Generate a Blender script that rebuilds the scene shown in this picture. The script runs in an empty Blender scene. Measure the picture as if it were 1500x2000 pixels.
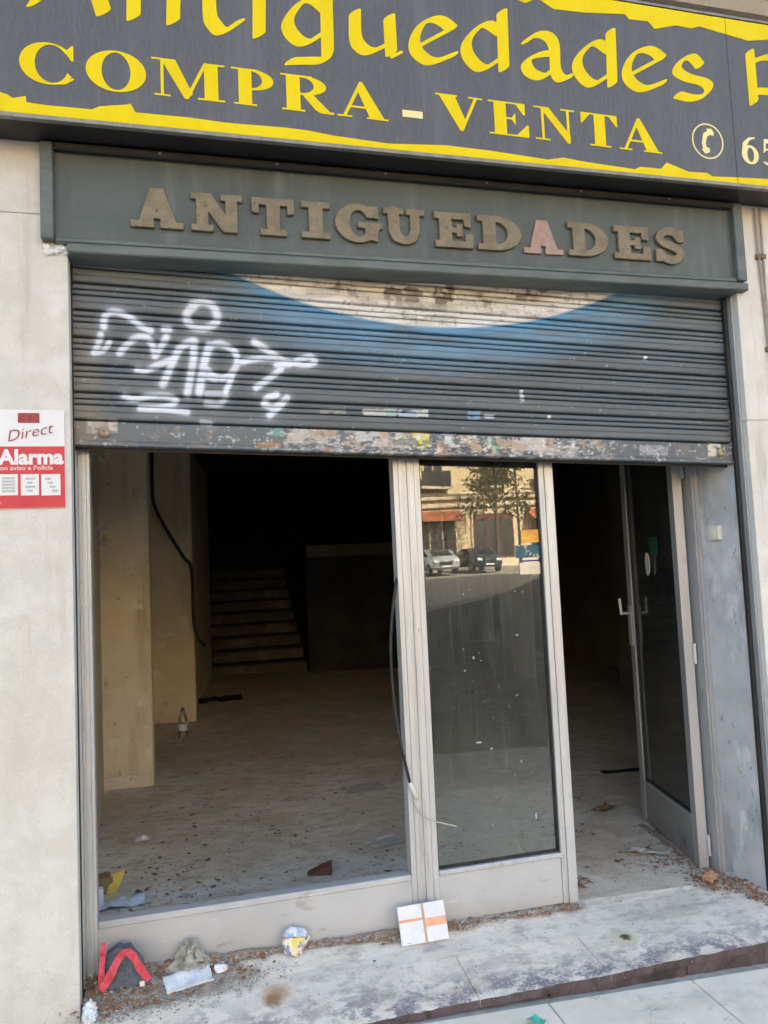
import bpy, bmesh, math, random
import numpy as np
from math import radians, sin, cos, pi, atan2, hypot
from mathutils import Vector, Matrix, noise as mnoise

random.seed(7)
S = bpy.context.scene
COL = S.collection

# ------------------------------------------------------------------ camera
YAW, PITCH, ROLL, FPX, CAMD, CAMH = radians(14.8), radians(4.1), radians(2.6), 1502.0, 3.1, 1.55
fw = Vector((sin(YAW) * cos(PITCH), cos(YAW) * cos(PITCH), sin(PITCH)))
r0 = Vector((cos(YAW), -sin(YAW), 0)); u0 = r0.cross(fw)
CU = u0 * cos(ROLL) + r0 * sin(ROLL)
CR = r0 * cos(ROLL) - u0 * sin(ROLL)
CC = Vector((0, -CAMD, CAMH))
cam = bpy.data.cameras.new('camera'); cam_o = bpy.data.objects.new('camera', cam); COL.objects.link(cam_o)
cam.sensor_fit = 'VERTICAL'; cam.sensor_height = 36; cam.lens = FPX / 2000 * 36
cam.clip_start = 0.05; cam.clip_end = 600
m3 = Matrix((CR, CU, -fw)).transposed()
cam_o.matrix_world = Matrix.Translation(CC) @ m3.to_4x4()
S.camera = cam_o

# ------------------------------------------------------------------ world, sun, exposure
SUN_EL, SUN_ROT = radians(34), radians(18)
w = bpy.data.worlds.new('World'); S.world = w; w.use_nodes = True
nt = w.node_tree; nt.nodes.clear()
sky = nt.nodes.new('ShaderNodeTexSky'); sky.sky_type = 'NISHITA'; sky.sun_disc = False
sky.sun_elevation = SUN_EL; sky.sun_rotation = SUN_ROT
sky.air_density = 1.0; sky.dust_density = 4.0; sky.ozone_density = 0.6
bg = nt.nodes.new('ShaderNodeBackground'); bg.inputs['Strength'].default_value = 0.125
out = nt.nodes.new('ShaderNodeOutputWorld')
nt.links.new(sky.outputs[0], bg.inputs[0]); nt.links.new(bg.outputs[0], out.inputs[0])
sun = bpy.data.lights.new('sun', 'SUN'); sun.energy = 5.0; sun.angle = radians(0.5); sun.color = (1, .93, .82)
sun_o = bpy.data.objects.new('sun', sun); COL.objects.link(sun_o)
sd = Vector((sin(SUN_ROT) * cos(SUN_EL), cos(SUN_ROT) * cos(SUN_EL), sin(SUN_EL)))
sun_o.rotation_euler = sd.to_track_quat('Z', 'Y').to_euler(); sun_o.location = (0, 0, 30)
VS = S.view_settings
VS.view_transform = 'Standard'; VS.look = 'None'; VS.gamma = 1; VS.use_curve_mapping = False
VS.exposure = 2.66
VS.use_white_balance = True; VS.white_balance_temperature = 7150; VS.white_balance_tint = 8
S.render.engine = 'CYCLES'
S.cycles.max_bounces = 10; S.cycles.diffuse_bounces = 6; S.cycles.transparent_max_bounces = 12
S.cycles.use_denoising = True

# ------------------------------------------------------------------ helpers
def ray(px, py): return fw * FPX + CR * (px - 750) - CU * (py - 1000)
def hit(px, py, axis, val):
    d = ray(px, py); return CC + d * ((val - CC[axis]) / d[axis])
def onY(px, py, y): return hit(px, py, 1, y)
def floor_z(x, y):
    b = .037 - .03 * (x - 1.4)
    return b if y > .1 else b + (-.018 - b) * (.1 - y) / .47
def pave_z(x, y): return -.045 - .038 * (x - .9) + .03 * (y + .4)
def onfloor(px, py, f=floor_z):
    z = .03
    for _ in range(25):
        p = hit(px, py, 2, z); z = f(p.x, p.y)
    return Vector((p.x, p.y, z))

def obj(name, data, material=None, parent=None, smooth=False):
    if isinstance(data, bmesh.types.BMesh):
        me = bpy.data.meshes.new(name); data.to_mesh(me); data.free()
    else: me = data
    if material is not None and len(me.materials) == 0: me.materials.append(material)
    if smooth: me.polygons.foreach_set('use_smooth', [True] * len(me.polygons))
    o = bpy.data.objects.new(name, me); COL.objects.link(o)
    if parent is not None: o.parent = parent
    return o
def thing(name, label, cat, group=None, loc=(0, 0, 0), rot=(0, 0, 0)):
    o = bpy.data.objects.new(name, None); COL.objects.link(o); o.empty_display_size = .05
    o.location = loc; o.rotation_euler = rot
    return tag(o, label, cat, group)
def tag(o, label, cat, group=None):
    o['label'] = label; o['category'] = cat
    if group: o['group'] = group
    return o
def structure(o): o['kind'] = 'structure'; return o
def stuff(o): o['kind'] = 'stuff'; return o

def box(bm, x0, x1, y0, y1, z0, z1, bevel=0, mi=0):
    vs = [bm.verts.new(p) for p in ((x0,y0,z0),(x1,y0,z0),(x1,y1,z0),(x0,y1,z0),(x0,y0,z1),(x1,y0,z1),(x1,y1,z1),(x0,y1,z1))]
    fs = [bm.faces.new([vs[i] for i in f]) for f in ((3,2,1,0),(4,5,6,7),(0,1,5,4),(1,2,6,5),(2,3,7,6),(3,0,4,7))]
    for f in fs: f.material_index = mi
    if bevel:
        es = list({e for f in fs for e in f.edges})
        bmesh.ops.bevel(bm, geom=es, offset=bevel, segments=1, affect='EDGES', clamp_overlap=True)
    return vs
def boxo(name, x0, x1, y0, y1, z0, z1, m, parent=None, bevel=.002):
    bm = bmesh.new(); box(bm, x0, x1, y0, y1, z0, z1, bevel); return obj(name, bm, m, parent)
def prism(bm, pts, thick):
    """pts: list of 3d points of a polygon; extruded by the vector thick."""
    a = [bm.verts.new(p) for p in pts]; b = [bm.verts.new(Vector(p) + Vector(thick)) for p in pts]
    n = len(a); bm.faces.new(a); bm.faces.new(b[::-1])
    for i in range(n): bm.faces.new((a[i], b[i], b[(i+1) % n], a[(i+1) % n]))
    bmesh.ops.recalc_face_normals(bm, faces=bm.faces)
def tube(bm, pts, r, n=8):
    pts = [Vector(p) for p in pts]; rings = []
    for i, p in enumerate(pts):
        t = (pts[min(i+1, len(pts)-1)] - pts[max(i-1, 0)]).normalized()
        a = t.orthogonal() if i == 0 else (pa - t * pa.dot(t)); a.normalize(); pa = a
        b = t.cross(a); rr = r[i] if isinstance(r, (list, tuple)) else r
        rings.append([bm.verts.new(p + (a * cos(2*pi*k/n) + b * sin(2*pi*k/n)) * rr) for k in range(n)])
    for q, s in zip(rings, rings[1:]):
        for k in range(n): bm.faces.new((q[k], q[(k+1) % n], s[(k+1) % n], s[k]))
    bm.faces.new(rings[0][::-1]); bm.faces.new(rings[-1])
def lathe(bm, prof, n=16, c=(0, 0, 0)):
    rings = [[bm.verts.new((c[0] + r*cos(2*pi*k/n), c[1] + r*sin(2*pi*k/n), c[2] + z)) for k in range(n)] for r, z in prof]
    for q, s in zip(rings, rings[1:]):
        for k in range(n): bm.faces.new((q[k], q[(k+1) % n], s[(k+1) % n], s[k]))
    bm.faces.new(rings[0][::-1]); bm.faces.new(rings[-1])
def smooth_path(pts, k=6):
    P = [np.array(p, float) for p in pts]; P = [2*P[0]-P[1]] + P + [2*P[-1]-P[-2]]; o = []
    for i in range(1, len(P)-2):
        a, b, c, d = P[i-1:i+3]
        for j in range(k):
            t = j / k
            o.append(.5 * (2*b + (c-a)*t + (2*a-5*b+4*c-d)*t*t + (3*b-a-3*c+d)*t**3))
    o.append(P[-2]); return o

# ------------------------------------------------------------------ materials
class NB:
    def __init__(s, name):
        s.m = bpy.data.materials.new(name); s.m.use_nodes = True; s.t = s.m.node_tree; s.N = s.t.nodes; s.L = s.t.links
        s.N.clear(); s.out = s.N.new('ShaderNodeOutputMaterial'); s.p = s.N.new('ShaderNodeBsdfPrincipled')
        s.L.new(s.p.outputs[0], s.out.inputs[0]); s.geo = s.N.new('ShaderNodeNewGeometry'); s.pos = s.geo.outputs['Position']
    def put(s, sock, v):
        if hasattr(v, 'links'): s.L.new(v, sock)
        elif isinstance(v, (tuple, list)) and len(v) == 3 and sock.type == 'RGBA': sock.default_value = (*v, 1)
        else: sock.default_value = v
    def mapv(s, stretch, off=(0, 0, 0)):
        n = s.N.new('ShaderNodeMapping'); s.L.new(s.pos, n.inputs[0]); n.inputs['Scale'].default_value = stretch; n.inputs['Location'].default_value = off
        return n.outputs[0]
    def noise(s, scale=5, detail=5, rough=.6, stretch=(1, 1, 1), off=(0, 0, 0), dist=0):
        n = s.N.new('ShaderNodeTexNoise'); s.L.new(s.mapv(stretch, off), n.inputs['Vector'])
        n.inputs['Scale'].default_value = scale; n.inputs['Detail'].default_value = detail; n.inputs['Roughness'].default_value = rough
        n.inputs['Distortion'].default_value = dist; return n.outputs[0]
    def voro(s, scale, stretch=(1, 1, 1), feature='F1'):
        n = s.N.new('ShaderNodeTexVoronoi'); n.feature = feature; s.L.new(s.mapv(stretch), n.inputs['Vector']); n.inputs['Scale'].default_value = scale; return n.outputs['Distance']
    def ramp(s, v, lo, hi, a=0, b=1):
        n = s.N.new('ShaderNodeMapRange'); n.interpolation_type = 'SMOOTHSTEP'; s.L.new(v, n.inputs[0])
        n.inputs[1].default_value = lo; n.inputs[2].default_value = hi; n.inputs[3].default_value = a; n.inputs[4].default_value = b; return n.outputs[0]
    def math(s, op, a, b=0):
        n = s.N.new('ShaderNodeMath'); n.operation = op; n.use_clamp = False; s.put(n.inputs[0], a); s.put(n.inputs[1], b); return n.outputs[0]
    def mix(s, f, a, b):
        n = s.N.new('ShaderNodeMix'); n.data_type = 'RGBA'; s.put(n.inputs[0], f); s.put(n.inputs[6], a); s.put(n.inputs[7], b); return n.outputs[2]
    def spot(s, p, r0, r1, wob=.02, wsc=25):
        """a stain of its own shape at the world point p: 1 inside, 0 outside"""
        n = s.N.new('ShaderNodeVectorMath'); n.operation = 'DISTANCE'; s.L.new(s.pos, n.inputs[0]); n.inputs[1].default_value = p
        d = s.math('ADD', n.outputs['Value'], s.math('MULTIPLY', s.math('SUBTRACT', s.noise(wsc, 4), .5), wob * 2))
        return s.ramp(d, r0, r1, 1, 0)
    def bump(s, h, strength=.3, dist=.01):
        n = s.N.new('ShaderNodeBump'); n.inputs['Strength'].default_value = strength; n.inputs['Distance'].default_value = dist
        s.L.new(h, n.inputs['Height']); s.L.new(n.outputs[0], s.p.inputs['Normal'])
    def done(s, col, rough=.7, metal=0, spec=.5):
        s.put(s.p.inputs['Base Color'], col); s.put(s.p.inputs['Roughness'], rough); s.put(s.p.inputs['Metallic'], metal)
        s.p.inputs['Specular IOR Level'].default_value = spec; return s.m
def mat(name, a, b=None, scale=6, lo=.35, hi=.65, rough=.7, metal=0, stretch=(1, 1, 1), bump=0, bscale=60, bdist=.004, spec=.4, layers=()):
    """two noise-blended colours, optional further noise layers (colour, scale, lo, hi, stretch), fine relief."""
    n = NB(name); c = a
    if b is not None: c = n.mix(n.ramp(n.noise(scale, 6, .65, stretch), lo, hi), a, b)
    for i, (lc, ls, l0, l1, st) in enumerate(layers):
        c = n.mix(n.ramp(n.noise(ls, 6, .65, st, (i*3.1 + 5, i*1.7, 2)), l0, l1), c, lc)
    if bump: n.bump(n.noise(bscale, 5, .65, stretch if bump > 0 else (1, 1, 1)), abs(bump), bdist)
    return n.done(c if b is not None or layers else tuple(a), rough, metal, spec)

U1 = (1, 1, 1)
M = {}
M['stone'] = mat('pale_limestone', (.59, .575, .52), (.66, .645, .59), 9, rough=.92, bump=.7, bscale=130, bdist=.004, spec=.15,
                 layers=[((.56, .53, .46), 2.2, .55, .8, (1, 1, .5)), ((.45, .41, .34), 26, .68, .8, U1), ((.70, .69, .64), 5, .56, .75, U1), ((.44, .42, .37), 110, .60, .72, U1), ((.76, .75, .71), 150, .60, .70, U1), ((.50, .47, .40), 3.5, .56, .74, (3, 3, .25))])
M['stone_r'] = mat('rosy_limestone', (.65, .62, .56), (.72, .695, .635), 8, rough=.92, bump=.7, bscale=130, bdist=.004, spec=.15,
                   layers=[((.58, .54, .48), 2.2, .55, .8, (1, 1, .5)), ((.45, .41, .36), 26, .68, .8, U1), ((.44, .41, .37), 110, .60, .72, U1), ((.74, .72, .68), 150, .60, .70, U1), ((.48, .44, .39), 3.5, .56, .74, (3, 3, .25))])
M['mortar'] = mat('grey_mortar', (.34, .32, .28), (.42, .40, .35), 20, rough=.95, bump=.3)
M['render'] = mat('plain_render', (.60, .56, .49), (.66, .62, .55), 2, rough=.95)
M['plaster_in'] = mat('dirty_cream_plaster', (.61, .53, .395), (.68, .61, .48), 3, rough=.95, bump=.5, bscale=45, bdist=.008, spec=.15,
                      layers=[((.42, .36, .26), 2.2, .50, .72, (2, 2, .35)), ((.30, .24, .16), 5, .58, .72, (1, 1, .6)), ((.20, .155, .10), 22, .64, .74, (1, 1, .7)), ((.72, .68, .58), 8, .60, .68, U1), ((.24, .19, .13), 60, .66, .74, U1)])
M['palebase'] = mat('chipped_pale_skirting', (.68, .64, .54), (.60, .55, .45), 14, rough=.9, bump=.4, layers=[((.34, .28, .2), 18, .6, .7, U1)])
M['dark_in'] = mat('depth_shaded_plaster', (.17, .145, .115), (.23, .20, .165), 2, rough=.95, spec=.1)  # shade of the deep room put into a darker plaster colour
M['black_in'] = mat('dark_paint_and_depth_shade', (.045, .043, .042), (.07, .066, .062), 3, rough=.9, spec=.1)  # dark paint; on walls and ceiling it stands in for depth shade
M['alu'] = mat('anodised_aluminium', (.495, .51, .51), (.58, .59, .585), 6, rough=.45, metal=.45, stretch=(6, 6, .3), bump=.15, bscale=40,
               layers=[((.38, .38, .36), 9, .55, .72, (5, 5, .35)), ((.27, .25, .22), 30, .64, .74, (1.6, 1.6, .8)), ((.70, .70, .68), 60, .64, .72, (4, 4, .3))])
M['alu_flat'] = mat('painted_aluminium_sheet', (.465, .475, .475), (.52, .53, .53), 2.2, rough=.5, metal=.3, bump=.06, bscale=18,
               layers=[((.43, .43, .415), 2.6, .50, .72, (1, 1, 2)), ((.36, .34, .31), 12, .58, .72, (.5, 1, 1.4)), ((.27, .25, .22), 50, .66, .74, U1), ((.66, .66, .65), 40, .62, .70, (.15, 1, 1.6))])
M['alu_d'] = mat('dull_aluminium', (.38, .385, .39), (.46, .46, .46), 3, rough=.5, metal=.45, stretch=(3, 3, .5), bump=.08, bscale=30,
               layers=[((.28, .28, .27), 7, .58, .78, (2, 2, .8))])
M['panelgrey'] = mat('grey_sheet_metal', (.44, .45, .46), (.54, .545, .55), 5, rough=.65, metal=.05, bump=.12, bscale=25,
                     layers=[((.64, .635, .62), 7, .52, .64, (1, 1, .5)), ((.33, .34, .36), 5, .50, .66, (1, 1, .4)), ((.50, .43, .33), 11, .60, .70, U1), ((.22, .22, .22), 34, .61, .70, (1, 1, .5)), ((.40, .30, .2), 4.5, .66, .76, (1, 1, 1.4))])
M['alu_k'] = mat('shaded_kick_metal', (.27, .275, .275), (.34, .34, .335), 3, rough=.55, metal=.3, layers=[((.15, .15, .15), 7, .55, .75, U1)])  # darker sheet metal, with the shade on the open leaf put into its colour
M['black'] = mat('black_rubber', (.018, .018, .018), (.03, .03, .03), 8, rough=.55)
M['fascia'] = mat('grey_green_paint', (.068, .087, .080), (.088, .106, .099), 3, rough=.5, stretch=(.6, 1, 1.5), bump=.08, bscale=12,
                  layers=[((.125, .14, .135), 6, .5, .75, (2.2, 1, .25)), ((.06, .066, .063), 3, .5, .75, (1, 1, .6)), ((.16, .17, .16), 70, .66, .74, (1, 1, .5))])
M['fasciaedge'] = mat('worn_grey_green_paint', (.088, .110, .102), (.13, .152, .142), 14, rough=.5, stretch=(.3, 1, 1),
                      layers=[((.24, .25, .24), 30, .66, .78, (.15, 1, 1))])
M['bronze'] = mat('dull_bronze_letters', (.175, .143, .09), (.235, .195, .128), 22, rough=.65, metal=.05, bump=.25, bscale=70,
                  layers=[((.14, .12, .09), 12, .58, .75, U1), ((.36, .32, .25), 60, .60, .72, U1), ((.08, .07, .055), 36, .62, .72, U1)])
M['rosewood'] = mat('bare_pinkish_letter', (.34, .22, .18), (.41, .285, .235), 30, rough=.8, bump=.4, bscale=70,
                    layers=[((.30, .20, .09), 20, .60, .7, U1), ((.52, .40, .36), 45, .66, .76, U1)])
M['signdark'] = mat('dark_grey_vinyl', (.080, .083, .090), (.098, .101, .107), 40, rough=.5, stretch=(3, 1, .6), bump=.05, bscale=14,
                    layers=[((.118, .122, .128), 5, .48, .75, (2.5, 1, .2))])
M['yellow'] = mat('yellow_vinyl', (.74, .565, .008), (.78, .61, .012), 5, rough=.6, stretch=(2, 1, .5), spec=.15)
M['paleyellow'] = mat('faded_yellow_vinyl', (.80, .70, .30), (.82, .73, .36), 9, rough=.5)
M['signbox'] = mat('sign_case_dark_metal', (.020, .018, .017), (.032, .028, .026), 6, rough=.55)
M['signtrim'] = mat('grey_sign_edge', (.20, .19, .17), (.28, .26, .22), 20, rough=.5, metal=.3)
M['step'] = None
M['white_paper'] = mat('white_paper', (.74, .74, .74), (.68, .68, .70), 30, rough=.85, bump=.1)
M['fleck'] = mat('dried_paint_fleck', (.52, .52, .50), (.30, .31, .30), 60, rough=.9)
M['grey_paper'] = mat('soiled_paper', (.50, .48, .46), (.42, .40, .38), 25, rough=.9, bump=.2)
M['redplastic'] = mat('faded_red_webbing', (.52, .045, .07), (.62, .09, .12), 40, rough=.6, bump=.2)
M['denim'] = mat('dark_slate_fabric', (.075, .085, .105), (.12, .13, .15), 60, rough=.9, bump=.3)
M['orange'] = mat('faded_orange_print', (.72, .30, .16), (.78, .42, .28), 20, rough=.7)
M['brownline'] = mat('brown_tape', (.42, .30, .2), (.5, .36, .24), 20, rough=.7)
M['terracotta'] = mat('terracotta', (.34, .18, .11), (.44, .27, .18), 30, rough=.95, bump=.4)
M['beige_plastic'] = mat('crinkled_beige_plastic', (.46, .44, .38), (.36, .34, .28), 20, rough=.4, bump=.3, bscale=50,
                         layers=[((.6, .58, .52), 40, .6, .7, U1), ((.25, .2, .15), 30, .64, .72, U1)])
M['cream_plastic'] = mat('cream_plastic', (.72, .69, .58), (.66, .62, .52), 20, rough=.45)
M['bluewhite'] = mat('pale_blue_plastic', (.56, .62, .68), (.70, .74, .76), 18, rough=.4, bump=.3)
M['teal'] = mat('teal_plastic', (.05, .42, .34), (.08, .48, .38), 18, rough=.5)
M['redpaint'] = mat('red_print', (.52, .025, .045), (.58, .035, .055), 12, rough=.4)
M['signwhite'] = mat('white_sign_plastic', (.74, .74, .74), (.68, .69, .70), 6, rough=.4)
M['icongrey'] = mat('grey_print', (.36, .41, .43), (.44, .48, .48), 30, rough=.5)
M['dkred'] = mat('dark_red_print', (.25, .03, .03), (.33, .05, .05), 60, rough=.5)
M['cable'] = mat('black_cable', (.015, .015, .015), (.03, .03, .03), 20, rough=.5)
M['greywire'] = mat('grey_wire', (.36, .37, .33), (.44, .44, .4), 20, rough=.5)
M['wood'] = mat('dark_brown_wood', (.13, .05, .035), (.19, .08, .05), 30, rough=.8, stretch=(1, 6, 6), bump=.3)
M['yellowcard'] = mat('yellow_card', (.62, .48, .1), (.55, .40, .06), 20, rough=.7)
M['browncard'] = mat('brown_card', (.24, .15, .08), (.30, .20, .11), 20, rough=.9)
M['green'] = mat('green_sticker', (.012, .075, .05), (.018, .095, .065), 20, rough=.5)
M['steel'] = mat('worn_steel', (.35, .34, .32), (.25, .24, .22), 30, rough=.35, metal=.9)

def glass_mat(name, tint, dust):
    n = NB(name); N, L = n.N, n.L
    tr = N.new('ShaderNodeBsdfTransparent'); tr.inputs[0].default_value = (*tint, 1)
    gl = N.new('ShaderNodeBsdfGlossy'); gl.inputs['Roughness'].default_value = .004; gl.inputs[0].default_value = (1, 1, 1, 1)
    fr = N.new('ShaderNodeFresnel'); fr.inputs[0].default_value = 1.7
    wv = N.new('ShaderNodeBump'); wv.inputs['Strength'].default_value = .03; wv.inputs['Distance'].default_value = .01
    L.new(n.noise(3, 1), wv.inputs['Height']); L.new(wv.outputs[0], gl.inputs['Normal'])
    m1 = N.new('ShaderNodeMixShader'); L.new(fr.outputs[0], m1.inputs[0]); L.new(tr.outputs[0], m1.inputs[1]); L.new(gl.outputs[0], m1.inputs[2])
    df = N.new('ShaderNodeBsdfDiffuse'); df.inputs[0].default_value = (.60, .61, .55, 1)
    streak = n.math('ADD', n.ramp(n.noise(34, 5, .75, (3, 1, .05)), .46, .70, 0, 1.5), n.math('MULTIPLY', n.ramp(n.noise(9, 7, .8, (1.5, 1, .5), (4, 0, 2)), .56, .70, 0, 1), 1.1))
    film = n.ramp(n.noise(2.5, 5, .6), .3, .8, .3, 1)
    specks = n.ramp(n.noise(70, 3, .6, (1, 1, .6)), .715, .745, 0, 1)
    d = n.math('ADD', n.math('MULTIPLY', n.math('ADD', n.math('MULTIPLY', streak, .8), film), dust), n.math('MULTIPLY', specks, .3))
    m2 = N.new('ShaderNodeMixShader'); L.new(d, m2.inputs[0]); L.new(m1.outputs[0], m2.inputs[1]); L.new(df.outputs[0], m2.inputs[2])
    L.new(m2.outputs[0], n.out.inputs[0]); N.remove(n.p); return n.m
M['glass'] = glass_mat('dusty_glass', (.80, .84, .82), .045)
M['farglass'] = mat('far_window_glass', (.03, .035, .04), None, rough=.08, spec=.7)

def attr_mat(name, rough=.5, wear=True):
    n = NB(name); a = n.N.new('ShaderNodeAttribute'); a.attribute_name = 'paint'
    c = a.outputs['Color']
    f = n.ramp(n.noise(9, 6, .7, (.25, 1, 3)), .40, .75)
    c = n.mix(n.math('MULTIPLY', f, .22), c, (.22, .23, .23))
    f2 = n.ramp(n.noise(34, 5, .7, (.5, 1, 1)), .60, .72)
    c = n.mix(n.math('MULTIPLY', f2, .38), c, (.055, .058, .06))
    n.bump(n.noise(50, 4, .6, (.3, 1, 1)), .15, .003)
    return n.done(c, rough, .0, .5)
M['shutter'] = attr_mat('painted_shutter_steel', .48)

def floor_mat():
    n = NB('dusty_shop_floor')
    c = n.mix(n.ramp(n.noise(2.2, 7, .65), .35, .65), (.68, .605, .495), (.80, .745, .65))
    c = n.mix(n.ramp(n.noise(6, 9, .74, (1, 1.8, 1)), .50, .72), c, (.38, .31, .225))
    c = n.mix(n.ramp(n.noise(1.1, 5, .6, U1, (4, 1, 0)), .5, .75), c, (.72, .67, .58))
    c = n.mix(n.ramp(n.noise(45, 4, .7), .66, .72), c, (.52, .49, .44))
    c = n.mix(n.ramp(n.noise(26, 6, .8, (1, 2, 1), (7, 3, 1)), .62, .70), c, (.24, .19, .135))
    c = n.mix(n.math('MULTIPLY', n.ramp(n.noise(1.3, 6, .7, U1, (2, 6, 1)), .44, .62), .75), c, (.58, .49, .37))
    c = n.mix(n.math('MULTIPLY', n.ramp(n.noise(11, 8, .8, (1, 1.7, 1), (6, 1, 0)), .50, .62), .7), c, (.42, .35, .26))
    c = n.mix(n.ramp(n.noise(3.2, 8, .8, (.6, 2.2, 1), (9, 9, 0)), .54, .74), c, (.44, .37, .285))
    c = n.mix(n.ramp(n.noise(90, 3, .7, U1, (1, 1, 5)), .64, .70), c, (.80, .76, .68))
    n.bump(n.noise(60, 6, .7), .4, .006)
    return n.done(c, .85, 0, .3)
M['floor'] = floor_mat()
RUST = onfloor(540, 1942); DROP = onfloor(1215, 1832)
def step_mat(name, base, base2):
    n = NB(name)
    c = n.mix(n.ramp(n.noise(5, 7, .65), .35, .65), base, base2)
    c = n.mix(n.ramp(n.noise(14, 6, .7, (1, 1.2, 1)), .50, .68), c, (.50, .47, .42))
    edge = n.N.new('ShaderNodeSeparateXYZ'); n.L.new(n.pos, edge.inputs[0])
    near = n.ramp(edge.outputs[1], -.14, -.36, 0, 1)      # worn purplish granite showing towards the nosing
    blot = n.ramp(n.noise(9, 9, .78, (1, 1.3, 1), (2, 7, 0)), .46, .56)
    c = n.mix(n.ramp(n.noise(2.2, 6, .7, (.6, 2, 1), (5, 5, 5)), .5, .72), c, (.47, .425, .36))
    c = n.mix(n.math('MULTIPLY', near, blot), c, (.22, .20, .22))
    c = n.mix(n.math('MULTIPLY', near, n.ramp(n.noise(70, 5, .8), .52, .66)), c, (.70, .67, .70))
    c = n.mix(n.ramp(n.noise(3, 6, .7, (.4, 1.5, 1), (1, 9, 3)), .58, .74), c, (.38, .355, .315))
    c = n.mix(n.ramp(n.noise(75, 5, .8, U1, (3, 3, 0)), .60, .70), c, (.34, .32, .29))
    c = n.mix(n.math('MULTIPLY', n.ramp(n.noise(6, 8, .75, (.7, 1.4, 1), (8, 2, 0)), .50, .68), .75), c, (.33, .30, .27))
    c = n.mix(n.math('MULTIPLY', n.spot(tuple(RUST), .02, .075, .03), .8), c, (.42, .22, .09))
    c = n.mix(n.math('MULTIPLY', n.spot((RUST.x - .02, RUST.y - .03, RUST.z), .015, .045, .02), .6), c, (.24, .11, .05))
    c = n.mix(n.math('MULTIPLY', n.spot(tuple(DROP), .045, .075, .03), .75), c, (.56, .52, .36))
    c = n.mix(n.spot((DROP.x + .015, DROP.y, DROP.z), .012, .03, .02, 60), c, (.10, .08, .04))
    n.bump(n.noise(55, 7, .75), .45, .006)
    return n.done(c, .85, 0, .25)
M['step'] = step_mat('worn_granite_step', (.71, .65, .555), (.79, .735, .635))
M['cement'] = step_mat('cement_strip', (.71, .65, .55), (.79, .735, .63))
M['riser'] = mat('dark_brown_riser', (.075, .055, .056), (.12, .09, .09), 20, rough=.85, stretch=(1, 1, .5), bump=.4, bdist=.008,
                 layers=[((.20, .17, .16), 35, .6, .72, (1.5, 1, .6)), ((.05, .035, .035), 8, .55, .7, U1)])
M['paving'] = mat('pale_concrete_paving', (.70, .655, .56), (.77, .725, .625), 6, rough=.9, bump=.4, bscale=80, bdist=.003,
                  layers=[((.52, .50, .44), 3, .5, .75, (1, 1.6, 1)), ((.40, .385, .345), 60, .62, .72, U1), ((.44, .42, .37), 9, .58, .70, (1, 1.5, 1))])
M['asphalt'] = mat('asphalt', (.045, .047, .05), (.06, .062, .065), 3, rough=.9, bump=.2)
M['farpave'] = mat('far_pavement', (.32, .29, .25), (.38, .35, .3), 3, rough=.9)

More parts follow.
